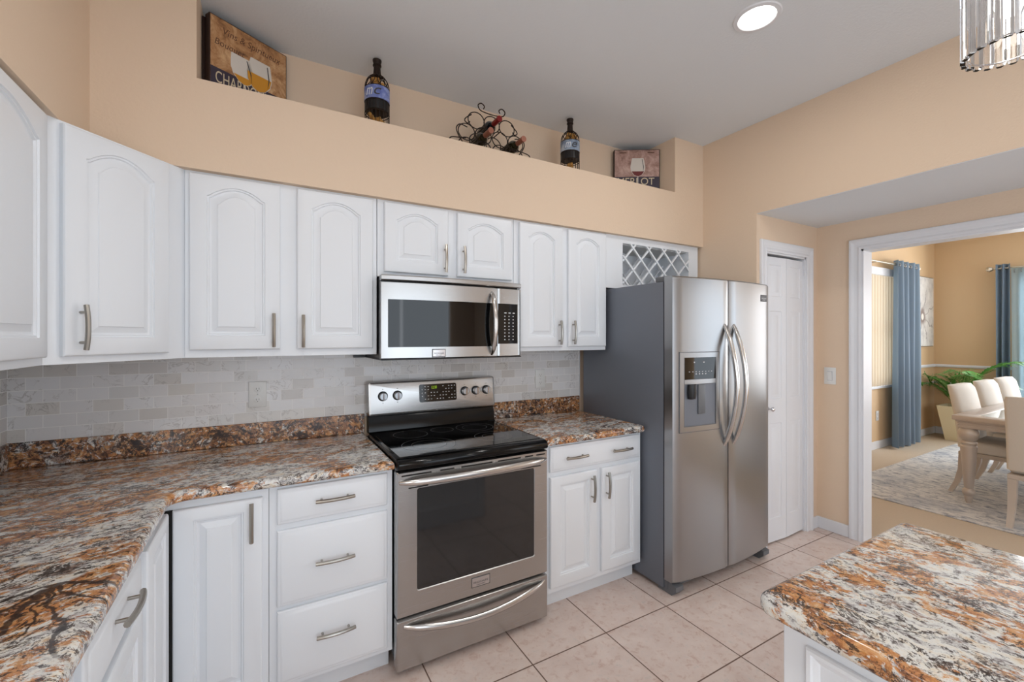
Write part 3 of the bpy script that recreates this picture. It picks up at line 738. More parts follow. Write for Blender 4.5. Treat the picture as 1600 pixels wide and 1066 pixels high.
# ------------------------------------------------------------------ range
rg = thing('range', 'stainless steel electric range with black glass cooktop and oven window', 'stove', (0.0025, 0, 0))
rw = 0.757
m = MB(); m.box(0.004, rw-0.004, -0.615, -0.03, 0.06, 0.895); m.box(0.03, rw-0.03, -0.60, -0.05, 0.012, 0.06); m.build('range_body', 'range_side', rg)
for sx in (0.05, rw-0.05):
    for yy in (-0.57, -0.08):
        m = MB(); m.lathe([(0.016, 0.0), (0.018, 0.004), (0.012, 0.012)], (sx, yy, 0)); m.build('foot', 'black', rg)
# cooktop: frame with sloped rounded front, glass set in
m = MB(); prof = [(-0.09, 0.896), (-0.09, 0.918), (-0.64, 0.918), (-0.66, 0.914), (-0.672, 0.903), (-0.674, 0.882), (-0.664, 0.874), (-0.62, 0.872), (-0.62, 0.896)]
m.loops([[(x, y, z) for y, z in prof] for x in (0.0, 0.0)], cap0=False)
m = MB(); L = []
for x, k in ((0.0, 0.010), (0.003, 0.004), (0.008, 0.0), (rw-0.008, 0.0), (rw-0.003, 0.004), (rw, 0.010)):
    L.append([(x, y+(k if y < -0.6 else 0), z-(k*0.5 if z > 0.9 else 0)) for y, z in prof])
m.loops(L, cap0=True, cap1=True); m.build('cooktop_frame', 'black_enamel', rg, angle=50)
m = MB(); m.box(0.022, rw-0.022, -0.625, -0.105, 0.9175, 0.9200, 0.0008, 1); ck = m.build('cooktop_glass', 'black_glass', rg)
def ring(m, cx, cy, r, z=0.9202, w=0.0016, n=48):
    m.loops([[(cx+(r+q)*math.cos(2*PI*i/n), cy+(r+q)*math.sin(2*PI*i/n), z) for i in range(n)] for q in (-w/2, w/2)])
for cx_, cy_, rs in ((0.205, -0.470, (0.128, 0.082)), (0.190, -0.215, (0.088,)), (0.375, -0.190, (0.062,)), (0.560, -0.215, (0.105, 0.070)), (0.555, -0.465, (0.10, 0.060))):
    m = MB()
    for r_ in rs: ring(m, cx_, cy_, r_)
    m.build('burner_ring', 'ring', ck)
# backguard
m = MB(); 
m.loops([[(x, y, z) for y, z in [(-0.025, 0.915), (-0.025, 1.02), (-0.062, 1.02), (-0.075, 0.99), (-0.088, 0.925), (-0.100, 0.916)]] for x in (0.004, rw-0.004)], cap0=True, cap1=True)
m.build('backguard_lower', 'black_enamel', rg, angle=30)
m = MB()
def rr_loop(x0, x1, z0, z1, r, y, n=6, slope=0.0, zref=1.0):
    pts = []
    for cx_, cz_, a0 in ((x0+r, z0+r, PI), (x1-r, z0+r, 1.5*PI), (x1-r, z1-r, 0), (x0+r, z1-r, PI/2)):
        for k in range(n+1):
            a = a0+PI/2*k/n; px, pz = cx_+r*math.cos(a), cz_+r*math.sin(a)
            pts.append((px, y+slope*(pz-zref), pz))
    return pts
sl = 0.10
m.loops([rr_loop(0.0, rw, 1.008, 1.190, 0.012, -0.026, slope=0), rr_loop(0.0, rw, 1.008, 1.190, 0.012, -0.072, slope=sl, zref=1.1),
         rr_loop(0.004, rw-0.004, 1.012, 1.186, 0.010, -0.082, slope=sl, zref=1.1), rr_loop(0.012, rw-0.012, 1.020, 1.178, 0.006, -0.085, slope=sl, zref=1.1)], cap0=True, cap1=True)
bgp = m.build('control_panel', 'steel', rg, angle=40)
m = MB(); m.box(0.004, rw-0.004, -0.086, -0.080, 1.028, 1.0295)
m.build('panel_groove', 'dark_gap', rg)
def ypan(z): return -0.085+sl*(z-1.1)
m = MB(); m.loops([rr_loop(0.279, 0.503, 1.064, 1.163, 0.010, -0.084, slope=sl, zref=1.1), rr_loop(0.279, 0.503, 1.064, 1.163, 0.010, -0.0875, slope=sl, zref=1.1)], cap1=True)
dsp = m.build('display', 'black_glass', rg)
text('12:30', 0.030, 0.016, 'led_green', dsp, 'clock_digits', T(0.352, ypan(1.137)-0.0028, 1.137))
m = MB()
for row, zz in enumerate((1.078, 1.096, 1.114, 1.132, 1.148)):
    for i in range(12):
        xx = 0.292+i*0.0178
        if 0.345 < xx < 0.40 and row >= 3: continue
        if (row*5+i*3) % 4 == 0: continue
        m.box(xx, xx+0.007, ypan(zz)-0.0032, ypan(zz)-0.0020, zz, zz+0.0035)
m.build('key_print', 'print_white', dsp)
for kx in (0.077, 0.156, 0.556, 0.628, 0.698):
    kz = 1.112; ky = ypan(kz)
    m = MB(); m.lathe([(0.0265, ky), (0.0265, ky-0.004), (0.023, ky-0.007)], (kx, 0, kz), 28, 'y'); kr = m.build('knob', 'black', rg)
    m = MB(); m.lathe([(0.0225, ky-0.004), (0.0215, ky-0.022), (0.018, ky-0.025)], (kx, 0, kz), 28, 'y')
    m.build('knob_cap', 'knob_face', kr)
    m = MB(); m.box(kx-0.005, kx+0.005, ky-0.034, ky-0.023, kz-0.021, kz+0.021, 0.002, 1); m.build('knob_grip', 'chrome', kr)
    for dz in (0.036, -0.038):
        m = MB(); m.box(kx-0.0025, kx+0.0025, ypan(kz+dz)-0.0012, ypan(kz+dz)+0.002, kz+dz, kz+dz+0.003)
        m.build('dial_mark', 'print_dark', rg)
# oven door
yd = -0.662
m = MB()
o_ = [rr_loop(0.0, rw, 0.252, 0.866, 0.006, -0.617), rr_loop(0.0, rw, 0.252, 0.866, 0.006, yd+0.006), rr_loop(0.005, rw-0.005, 0.257, 0.861, 0.006, yd),
      rr_loop(0.086, 0.681, 0.350, 0.788, 0.010, yd), rr_loop(0.090, 0.677, 0.354, 0.784, 0.008, yd+0.005)]
m.loops(o_, cap0=True, cap1=False); od = m.build('oven_door', 'steel', rg, angle=40)
m = MB(); m.loops([rr_loop(0.088, 0.679, 0.352, 0.786, 0.009, yd+0.012), rr_loop(0.088, 0.679, 0.352, 0.786, 0.009, yd+0.0035)], cap0=True, cap1=True); m.build('oven_window', 'oven_glass', od)
m = MB()
for a, b in ((0.02, 0.150), (0.19, 0.255), (0.29, 0.445), (0.475, 0.60), (0.625, 0.67), (0.690, 0.740)):
    m.box(a, b, yd-0.0015, yd+0.003, 0.846, 0.8515)
m.box(0.05, 0.135, yd-0.0015, yd+0.003, 0.792, 0.796); m.box(0.60, 0.715, yd-0.0015, yd+0.003, 0.792, 0.796)
m.build('vent_slots', 'dark_gap', od)
def bow(m, x0, x1, z, y0, out, sag, r, n=26, zs=1.35):
    pts = []; rr = []
    for i in range(n+1):
        s_ = i/n; e = math.sin(PI*s_)
        pts.append((x0+(x1-x0)*s_, y0-out*min(1, e**0.55), z-sag*e)); rr.append(r*(0.55+0.45*min(1, e*3)))
    m.tube(pts, rr, 12, up=(0, 0, 1), sx=0.75)
m = MB(); bow(m, 0.012, rw-0.012, 0.822, yd+0.002, 0.045, 0.0, 0.0165); m.build('door_handle', 'steel_bright', od)
def badge(parent, x, z, y, w, h, col='print_dark', plate='chrome'):
    m = MB(); m.box(x-0.003, x+w+0.003, y, y-0.002, z-0.003, z+h+0.003, 0.0005, 1); b = m.build('badge', 'print_dark', parent)
    m = MB(); m.box(x, x+w, y, y-0.003, z, z+h, 0.0005, 1); m.build('badge_plate', plate, b)
    text('FRIGIDAIRE', w*0.84, h*0.22, col, b, 'lettering', T(x+w*0.08, y-0.0029, z+h*0.36)); text('GALLERY', w*0.5, h*0.14, col, b, 'lettering', T(x+w*0.25, y-0.0029, z+h*0.12))
badge(od, 0.342, 0.292, yd+0.001, 0.088, 0.040)
m = MB(); L = [rr_loop(0.0, rw, 0.030, 0.240, 0.005, -0.617), rr_loop(0.0, rw, 0.030, 0.240, 0.005, yd+0.005), rr_loop(0.004, rw-0.004, 0.034, 0.236, 0.005, yd)]
m.loops(L, cap0=True, cap1=True); dr = m.build('storage_drawer', 'steel', rg, angle=40)
m = MB(); bow(m, 0.030, rw-0.020, 0.214, yd+0.002, 0.040, 0.040, 0.0145); m.build('drawer_handle', 'steel_bright', dr)

# ------------------------------------------------------------------ microwave
mw = thing('microwave', 'stainless over-the-range microwave with curved handle above the stove', 'microwave', (0, 0, 1.322))
W_ = 0.760
m = MB(); m.box(0.004, W_-0.004, -0.365, -0.012, 0.004, 0.404); m.build('microwave_body', 'black', mw)
def bowy(x): return -0.398-0.022*math.sin(PI*max(0, min(1, x/W_)))
def bowed(m, x0, x1, z0, z1, yb, n=14, extra=0.0, r=0.004):
    L = []
    for i in range(n+1):
        x = x0+(x1-x0)*i/n; y = bowy(x)-extra
        e = 0.004 if i in (0, n) else 0
        L.append([(x, yb, z0), (x, y+0.004+e, z0), (x, y+e, z0+0.004), (x, y+e, z1-0.004), (x, y+0.004+e, z1), (x, yb, z1)])
    m.loops(L, cap0=True, cap1=True)
m = MB(); bowed(m, 0.0, W_, 0.380, 0.405, -0.362, extra=0.006); m.build('vent_strip', 'steel', mw, angle=40)
m = MB(); bowed(m, 0.0, 0.607, 0.006, 0.374, -0.366); md = m.build('microwave_door', 'steel', mw, angle=40)
m = MB(); bowed(m, 0.610, W_, 0.006, 0.374, -0.366); mp = m.build('control_panel', 'steel', mw, angle=40)
def curved_patch(m, x0, x1, z0, z1, extra, n=14, th=0.002):
    L = []
    for i in range(n+1):
        x = x0+(x1-x0)*i/n; y = bowy(x)-extra
        L.append([(x, y+th, z0), (x, y, z0), (x, y, z1), (x, y+th, z1)])
    m.loops(L, cap0=True, cap1=True)
m = MB(); curved_patch(m, 0.030, 0.606, 0.062, 0.290, 0.0012); m.build('door_glass', 'black_glass', md, angle=40)
m = MB(); curved_patch(m, 0.612, 0.737, 0.074, 0.290, 0.0012); kp = m.build('keypad', 'black_glass', mp, angle=40)
m = MB()
for r_ in range(9):
    for c_ in range(3):
        xx = 0.650+c_*0.027; zz = 0.094+r_*0.018
        y = bowy(xx)-0.0012
        m.box(xx, xx+(0.013 if r_ > 7 else 0.006), y-0.0006, y+0.001, zz, zz+0.005)
m.build('key_print', 'print_white', kp)
pts = []; rr = []
for i in range(25):
    s_ = i/24; e = math.sin(PI*s_); pts.append((0.572-0.014*e*0, bowy(0.57)+0.004-0.052*min(1, e**0.6), 0.018+s_*0.330)); rr.append(0.013*(0.6+0.4*min(1, e*3)))
m = MB(); m.tube(pts, rr, 12, up=(1, 0, 0), sx=0.8); m.build('door_handle', 'steel_bright', md)
badge(md, 0.244, 0.014, bowy(0.28)+0.001, 0.064, 0.034)
m = MB(); m.box(0.0, W_, -0.40, -0.02, 0.0, 0.005); m.box(-0.06, 0.02, -0.03, -0.012, -0.0, 0.012); m.build('underside', 'black', mw)

# ------------------------------------------------------------------ refrigerator
fr = thing('refrigerator', 'stainless side-by-side refrigerator with ice and water dispenser', 'refrigerator', (1.4712, 0, 0))
FW = 0.905
m = MB(); m.box(0.0, FW, -0.768, -0.06, 0.022, 1.744, 0.004, 2); m.build('refrigerator_body', 'fridge_side', fr)
m = MB(); m.box(0.01, FW-0.01, -0.79, -0.55, 0.022, 0.075); m.build('base_grille', 'rubber', fr)
def fy(x): # bowed front of both doors
    s_ = x/FW; return -0.840-0.036*(1-(2*s_-1)**2)
def fdoor(x0, x1, name):
    m = MB(); L = []; n = 14
    for i in range(n+1):
        x = x0+(x1-x0)*i/n
        e = 0.0
        if i == 0 or i == n: e = 0.008
        y = fy(x)+e; z0, z1 = 0.075, 1.770
        L.append([(x, -0.776, z0), (x, y+0.008, z0), (x, y, z0+0.008), (x, y, z1-0.008), (x, y+0.008, z1), (x, -0.776, z1)])
    m.loops(L, cap0=True, cap1=True); return m.build(name, 'steel_fridge', fr, angle=40)
dl = fdoor(-0.001, 0.4315, 'freezer_door'); drr = fdoor(0.4375, FW+0.001, 'refrigerator_door')
m = MB(); m.box(0.003, FW-0.003, -0.777, -0.768, 0.08, 1.74); m.build('door_gasket', 'dark_gap', fr)
m = MB(); m.box(0.01, 0.07, -0.80, -0.70, 1.7445, 1.775, 0.006, 2); m.build('hinge_cover', 'rubber', fr)
m = MB(); m.box(FW-0.07, FW-0.01, -0.80, -0.70, 1.7445, 1.775, 0.006, 2); m.build('hinge_cover', 'rubber', fr)
for xx in (0.012, FW-0.072):
    m = MB(); m.prism([(-0.72, 0.0), (-0.815, 0.0), (-0.845, 0.03), (-0.845, 0.055), (-0.80, 0.068), (-0.72, 0.074)], xx, xx+0.06, 'yz'); m.build('foot', 'rubber', fr)
def fhandle(x, lean, parent):
    pts = []; rr = []
    for i in range(31):
        s_ = i/30; e = math.sin(PI*s_)
        pts.append((x, fy(x)+0.004-0.080*min(1, e**0.85), 0.800+s_*0.705)); rr.append(0.0145*(0.6+0.4*min(1, e*3)))
    m = MB(); m.tube(pts, rr, 12, up=(1, 0, 0), sx=1.0); return m.build('door_handle', 'steel_bright', parent)
fhandle(0.392, -1, dl); fhandle(0.477, 1, drr)
# dispenser
def fpatch(m, x0, x1, z0, z1, extra, th=0.003, n=6):
    L = []
    for i in range(n+1):
        x = x0+(x1-x0)*i/n; y = fy(x)-extra
        L.append([(x, y+th, z0), (x, y, z0), (x, y, z1), (x, y+th, z1)])
    m.loops(L, cap0=True, cap1=True)
dp = None
m = MB(); 
for a in ((0.038, 0.070, 0.905, 1.345), (0.308, 0.338, 0.905, 1.345), (0.068, 0.310, 1.318, 1.345), (0.068, 0.310, 1.168, 1.196), (0.068, 0.310, 0.905, 0.936)):
    fpatch(m, *a, 0.004, 0.008)
dp = m.build('dispenser', 'steel_fridge', dl, angle=40)
m = MB(); fpatch(m, 0.070, 0.308, 1.196, 1.318, 0.0045, 0.006); dk = m.build('dispenser_display', 'black_glass', dp)
m = MB()
for a in ((0.034, 0.038, 0.901, 1.349), (0.338, 0.342, 0.901, 1.349), (0.034, 0.342, 1.345, 1.349), (0.034, 0.342, 0.901, 0.905), (0.066, 0.070, 0.936, 1.318), (0.308, 0.312, 0.936, 1.318), (0.066, 0.312, 0.932, 0.937), (0.066, 0.312, 1.194, 1.198), (0.066, 0.312, 1.166, 1.170)):
    fpatch(m, *a, 0.0044, 0.004)
m.build('frame_shade_line', 'rubber', dp)  # outline groove drawn as darker strips, its shade put into the colour
m = MB()
for i in range(8):
    xx = 0.100+i*0.024; m.box(xx, xx+0.009, fy(xx)-0.0056, fy(xx)-0.004, 1.236, 1.240)
    if i in (2, 3, 4, 5): m.box(xx, xx+0.010, fy(xx)-0.0056, fy(xx)-0.004, 1.222, 1.229)
for xx in (0.135, 0.205): m.box(xx, xx+0.035, fy(xx)-0.0056, fy(xx)-0.004, 1.288, 1.294)
m.build('display_print', 'label_grey', dk)
m = MB(); fpatch(m, 0.070, 0.308, 0.936, 1.168, 0.0015, 0.003); dkk = m.build('dispenser_niche', 'fridge_side', dp)
m = MB(); m.lathe([(0.028, 1.168), (0.030, 1.12), (0.026, 1.09), (0.010, 1.085)], (0.115, fy(0.11)-0.004, 0), 20, a0=PI, a1=2*PI); m.build('dispenser_chute', 'black', dp)
m = MB(); m.box(0.166, 0.226, fy(0.19)-0.007, fy(0.19), 1.00, 1.165, 0.004, 2); m.build('dispenser_paddle', 'rubber', dp)
badge(drr, 0.782, 1.660, fy(0.782)+0.0008, 0.060, 0.036, 'print_white', 'rubber')

# ------------------------------------------------------------------ outlets, switch
def outlet(label, x, z, y=-0.0095, kind='outlet', mtx=None, name='wall_outlet'):
    t = thing(name, label, 'outlet' if kind == 'outlet' else 'light switch', (x, y, z))
    m = MB(); m.box(-0.038, 0.038, -0.006, 0, -0.062, 0.062, 0.002, 2); m.build('cover_plate', 'white_plastic', t)
    if kind == 'outlet':
        for zz in (-0.026, 0.026):
            m = MB(); m.lathe([(0.0175, -0.006), (0.0175, -0.0075), (0.016, -0.008)], (0, 0, zz), 20, 'y'); s_ = m.build('socket', 'white_plastic', t)
            m = MB()
            for xx in (-0.006, 0.006): m.box(xx-0.001, xx+0.001, -0.0086, -0.0075, zz-0.002, zz+0.006)
            m.lathe([(0.002, -0.0075), (0.002, -0.0086)], (0, 0, zz-0.008), 8, 'y'); m.build('slots', 'slot', s_)
        m = MB(); m.lathe([(0.003, -0.006), (0.0025, -0.0075)], (0, 0, 0), 10, 'y'); m.build('screw', 'label_grey', t)
    else:
        m = MB(); m.box(-0.017, 0.017, -0.0075, -0.006, -0.034, 0.034, 0.0005, 1); rk = m.build('rocker_frame', 'label_grey', t)
        m = MB(); m.prism([(-0.0075, -0.031), (-0.0075, 0.031), (-0.013, 0.030), (-0.008, -0.031)], -0.0145, 0.0145, 'yz'); m.build('rocker', 'white_plastic', t)
    return t
outlet('white duplex outlet on the marble tile left of the range', -0.505, 1.153)
outlet('white duplex outlet on the marble tile between range and refrigerator', 1.140, 1.150)
s_ = outlet('white rocker light switch on the tan wall beside the wide opening', 0, 0, kind='switch', name='light_switch')
s_.location = (XB-0.0005, -0.840, 1.145); s_.rotation_euler = (0, 0, R(-90))
outlet('small white outlet low on the dining room wall below the blinds', 6.34, 0.42, 0.0645)

# ------------------------------------------------------------------ pantry bifold door
pd = MB(); pd.box(2.489, 2.992, -0.60, -0.55, 0, 2.2); struct('pantry_dark_backing', pd, 'dark_gap')  # near-black sheet gives the shade inside the pantry by colour
dr_ = bpy.data.objects.new('door_1', None); C.objects.link(dr_); dr_.location = (2.497, YP+0.045, 0.012); dr_['kind'] = 'structure'
def leaf(w, h):
    m = MB(); yb = 0.0; t_ = 0.030; f = -t_
    m.box(0, w, -t_+0.004, 0, 0, h)
    px0, px1 = 0.052, w-0.052
    rows = [(0.16, 0.82), (0.99, 1.60), (1.70, 1.92)]
    zs = [0.0]
    m.box(0, px0, f, f+0.006, 0, h); m.box(px1, w, f, f+0.006, 0, h)
    zc = 0
    for a, b in rows:
        m.box(px0, px1, f, f+0.006, zc, a); zc = b
        L = []
        for o, d in ((0.0, 0.0), (0.008, 0.008), (0.018, 0.008), (0.038, 0.001)):
            L.append([(px0+o, f+d, a+o), (px1-o, f+d, a+o), (px1-o, f+d, b-o), (px0+o, f+d, b-o)])
        m.loops(L, cap1=True)
    m.box(px0, px1, f, f+0.006, zc, h)
    return m
a_f = R(-3)
lf = leaf(0.243, 1.975); o1 = lf.build('door_leaf', 'trim', dr_, angle=20); o1.rotation_euler = (0, 0, a_f); o1.location = (0, 0, 0)
lf = leaf(0.243, 1.975); o2 = lf.build('door_leaf', 'trim', dr_, angle=20)
o2.location = (0.243*math.cos(a_f)+0.001, 0.243*math.sin(a_f), 0); o2.rotation_euler = (0, 0, -a_f)
m = MB(); m.lathe([(0.010, -0.030), (0.006, -0.036), (0.006, -0.048), (0.014, -0.054), (0.015, -0.064), (0.008, -0.071), (0.0, -0.072)], (0.045, 0, 0.925), 20, 'y'); m.build('knob', 'chrome', o1)

# ------------------------------------------------------------------ ceiling lights
dlx, dly = 1.435, -1.325
rl = thing('recessed_light', 'lit round recessed light in the kitchen ceiling', 'ceiling light', (dlx, dly, ZC))
m = MB(); m.lathe([(0.072, -0.001), (0.078, -0.007), (0.094, -0.005), (0.098, 0.0)], n=40); m.build('trim_ring', 'trim', rl)
m = MB(); m.lathe([(0.0, -0.004), (0.074, -0.004), (0.074, -0.001), (0.0, -0.001)], n=40); m.build('lens', 'lamp', rl)
for (lx, ly, pw) in ((dlx, dly, 5.5), (-0.30, -1.85, 6.5), (-0.30, -3.3, 6), (dlx, -3.4, 6)):  # first is the lit fixture; the others are unseen fill lamps added
    l = bpy.data.lights.new('recessed_and_fill_lamp', 'AREA'); l.shape = 'DISK'; l.size = 0.14; l.energy = pw; l.color = (1, 0.97, 0.93)
    lo = bpy.data.objects.new('recessed_and_fill_lamp', l); C.objects.link(lo); lo.location = (lx, ly, ZC-0.012)
# crystal pendant over the island
pc = (0.9375, -2.187)
pn = thing('crystal_pendant', 'round chrome pendant light with clear crystal prisms at the top right corner', 'pendant light', (pc[0], pc[1], ZC))
pzb, pzt, pr = 2.062-ZC, 2.262-ZC, 0.072
m = MB(); m.lathe([(0.06, 0.0), (0.06, -0.018), (0.012, -0.024), (0.006, -0.03), (0.006, pzt+0.01)], n=24); m.build('stem', 'chrome', pn)
m = MB(); m.lathe([(0.0, pzt+0.012), (pr+0.006, pzt+0.012), (pr+0.006, pzt-0.004), (0.0, pzt-0.004)], n=40); m.build('top_plate', 'chrome', pn)
m = MB(); m.lathe([(0.0, pzt-0.005), (0.014, pzt-0.006), (0.014, pzt-0.045), (0.022, pzt-0.07), (0.024, pzt-0.10), (0.014, pzt-0.125), (0.0, pzt-0.13)], n=16); m.build('bulb', 'bulb', pn)
m = MB(); m.tube([((pr-0.008)*math.cos(2*PI*i/40), (pr-0.008)*math.sin(2*PI*i/40), pzb+0.004) for i in range(40)], 0.002, 6, closed=True); m.build('lower_ring', 'chrome', pn)
npz = 22
for k in range(npz):
    a = 2*PI*k/npz
    wv = 2*PI*pr/npz*0.47
    m = MB(); m.loops([[(-wv*q, -0.004, z), (wv*q, -0.004, z), (wv*q*0.5, 0.005, z), (-wv*q*0.5, 0.005, z)] for z, q in ((pzb-0.003, 0.75), (pzb+0.004, 1.0), (pzt-0.005, 1.0))], cap0=True, cap1=True)
    m.rot(Matrix.Rotation(a, 4, 'Z') @ T(0, pr, 0)); m.build('crystal_prism', 'crystal', pn, smooth=False)

# ------------------------------------------------------------------ things on the plant ledge
def plaque(name, label, p0, p1, h, face, frame, paint, t=0.034, group=None):
    """square plaque standing on the ledge, from p0 (left) to p1 (right) seen from the front"""
    d = Vector((p1[0]-p0[0], p1[1]-p0[1])); w = d.length; rz = math.atan2(d.y, d.x)
    tt = thing(name, label, 'wall plaque', (p0[0], p0[1], ZL+0.0005), rz, group)
    m = MB(); m.box(0, w, 0, t, 0, h, 0.002, 1); m.build('frame', frame, tt)
    m = MB(); m.box(0.005, w-0.005, -0.001, 0.001, 0.005, h-0.005); m.build('print', paint, tt)
    return tt, w
def glass_art(parent, cx, zb_, s, lean, fill, wine):
    def prof(zs):  # half width of bowl at height
        pass
    pts_r = [(0.0, 0.0), (0.030, 0.012), (0.052, 0.040), (0.058, 0.075), (0.052, 0.110), (0.044, 0.145)]
    def poly(P): return [(cx+(x+lean*z)*s, zb_+z*s) for x, z in P]
    right = pts_r; left = [(-x, z) for x, z in reversed(pts_r)]
    m = MB(); m.prism(poly(right+left), -0.0010, -0.0016, 'xz'); m.build('painted_glass', 'glass_paint', parent, smooth=False)
    rw_ = [p for p in pts_r if p[1] <= fill]; lw = [(-x, z) for x, z in reversed(rw_)]
    m = MB(); m.prism(poly([(x*0.95, z+0.002) for x, z in rw_+lw]), -0.0016, -0.0022, 'xz'); m.build('painted_wine', wine, parent, smooth=False)
    m = MB(); m.prism(poly([(-0.003, 0.004), (0.003, 0.004), (0.003, -0.075), (-0.003, -0.075)]), -0.0024, -0.0030, 'xz'); m.build('painted_stem', 'glass_paint', parent, smooth=False)
    m = MB(); m.prism(poly([(0.030, 0.135), (0.034, 0.135), (0.046, 0.075), (0.040, 0.035), (0.041, 0.075)]), -0.0024, -0.0030, 'xz'); m.build('painted_highlight', 'print_dark', parent, smooth=False)
tt, w = plaque('wine_plaque', 'ochre wine plaque with two white wine glasses reading CHARDONNAY, left end of ledge', (-0.682, -0.215), (-0.380, -0.040), 0.360, None, 'darkwood', 'chard')
m = MB(); m.box(0.005, w-0.005, -0.0016, -0.0008, 0.030, 0.135); m.build('title_band', 'band', tt)
text('CHARDONNAY', w*0.86, 0.050, 'letter', tt, 'lettering', T(w*0.07, -0.0014, 0.072), ext=0.0006)
text('Vins & Spiritueux', w*0.74, 0.040, 'script', tt, 'lettering', T(w*0.16, -0.0009, 0.285), 0.25)
text('Bouquet', w*0.36, 0.036, 'script', tt, 'lettering', T(w*0.06, -0.0009, 0.228), 0.25)
glass_art(tt, w*0.42, 0.112, 0.86, -0.16, 0.06, 'wine_white'); glass_art(tt, w*0.60, 0.112, 1.02, 0.06, 0.075, 'wine_white')
plaque('wine_plaque', 'dark-edged plaque stacked behind the two-glass wine plaque, only its edge showing', (-0.7085, -0.186), (-0.427, -0.032+0.022), 0.352, None, 'darkwood', 'darkwood', t=0.018)
tt, w = plaque('wine_plaque', 'rose wine plaque with one red wine glass reading MERLOT, right end of ledge', (1.778, -0.040), (2.064, -0.215), 0.352, None, 'darkwood', 'merl')
m = MB(); m.box(0.005, w-0.005, -0.0016, -0.0008, 0.030, 0.150); m.build('title_band', 'band', tt)
text('MERLOT', w*0.80, 0.052, 'letter', tt, 'lettering', T(w*0.08, -0.0014, 0.090), ext=0.0006)
glass_art(tt, w*0.52, 0.150, 0.95, 0.0, 0.062, 'wine_red')
m = MB(); m.box(0.04, 0.09, -0.0016, -0.0008, 0.325, 0.331); m.box(w-0.09, w-0.04, -0.0016, -0.0008, 0.325, 0.331); m.build('painted_corner', 'script', tt)
def bottle_cage(label, x, y, lab, t1, t2):
    t = thing('cork_holder', label, 'cork holder', (x, y, ZL+0.0005), 0, None)
    Rb = 0.060
    def rad(z):
        if z < 0.215: return Rb
        s_ = min(1, (z-0.215)/0.085)
        return max(0.020, Rb*math.sqrt(max(0, 1-s_**2.6)))
    m = MB()
    for k in range(20):
        a = 2*PI*k/20
        m.tube([(rad(z)*math.cos(a), rad(z)*math.sin(a), z) for z in (0.004, 0.11, 0.215)], 0.0014, 5)
    for z in (0.004, 0.10, 0.155, 0.225): m.tube([(rad(z)*math.cos(2*PI*i/28), rad(z)*math.sin(2*PI*i/28), z) for i in range(28)], 0.0022, 6, closed=True)
    for k in range(10):   # scrolling wires over the shoulder
        a = 2*PI*k/10
        m.tube([(rad(z)*math.cos(a+0.5*math.sin((z-0.215)/0.085*PI)), rad(z)*math.sin(a+0.5*math.sin((z-0.215)/0.085*PI)), z) for z in [0.215+0.0085*i for i in range(11)]], 0.0022, 5)
        m.tube([(rad(z)*math.cos(a-0.5*math.sin((z-0.215)/0.085*PI)), rad(z)*math.sin(a-0.5*math.sin((z-0.215)/0.085*PI)), z) for z in [0.215+0.0085*i for i in range(11)]], 0.0022, 5)
    m.build('wire_cage', 'iron', t)
    m = MB(); m.lathe([(0.021, 0.290), (0.019, 0.305), (0.0165, 0.345), (0.021, 0.347), (0.021, 0.353), (0.0175, 0.356), (0.022, 0.372), (0.022, 0.378), (0.0, 0.379)], n=24); m.build('neck', 'iron', t)
    m = MB(); m.lathe([(Rb+0.0025, 0.158), (Rb+0.0025, 0.222), (Rb+0.0015, 0.222), (Rb+0.0015, 0.158), (Rb+0.0025, 0.158)], n=40); lb = m.build('label_band', lab, t)
    for (tx, ang) in ((t1, -0.34), (t2, 0.34)):
        aa = ang-R(29)+0.0
        text(tx, 0.036, 0.034, 'print_white' if tx == t1 else 'print_dark', lb, 'lettering', Matrix.Rotation(aa, 4, 'Z') @ T(-0.018, -(Rb+0.0010), 0.173), 0.3, ext=0.002)
    # corks: a heap of corks in the cage
    m = MB(); rnd = random.Random(int(x*100)+5)
    for z in [0.018+0.0215*i for i in range(13)]:
        if 0.10 < z < 0.155: continue
        for k in range(5):
            a = rnd.random()*6.28; rr_ = (rad(z)-0.024)*math.sqrt(rnd.random()) if rad(z) > 0.03 else 0.003
            ax = Vector((rnd.uniform(-1, 1), rnd.uniform(-1, 1), rnd.uniform(-.5, .5))).normalized()*0.017
            c = Vector((rr_*math.cos(a), rr_*math.sin(a), z)); m.tube([c-ax, c+ax], 0.010, 8)
    ck_ = m.build('corks', 'cork', t); ck_['kind'] = 'stuff'
    m = MB(); m.lathe([(Rb-0.002, 0.108), (Rb-0.002, 0.158), (0.0, 0.158), (0.0, 0.108)], n=28); m.build('cage_dark_core', 'black', t)  # black core stands in for the dark inside of the label ring
bottle_cage('tall bottle-shaped wire cork holder with blue label, left of the iron rack', 0.024, -0.200, 'blue_label', 'm', 'c')
bottle_cage('tall bottle-shaped wire cork holder with grey label, right of the iron rack', 1.250, -0.200, 'grey_label', 'm', 'e')
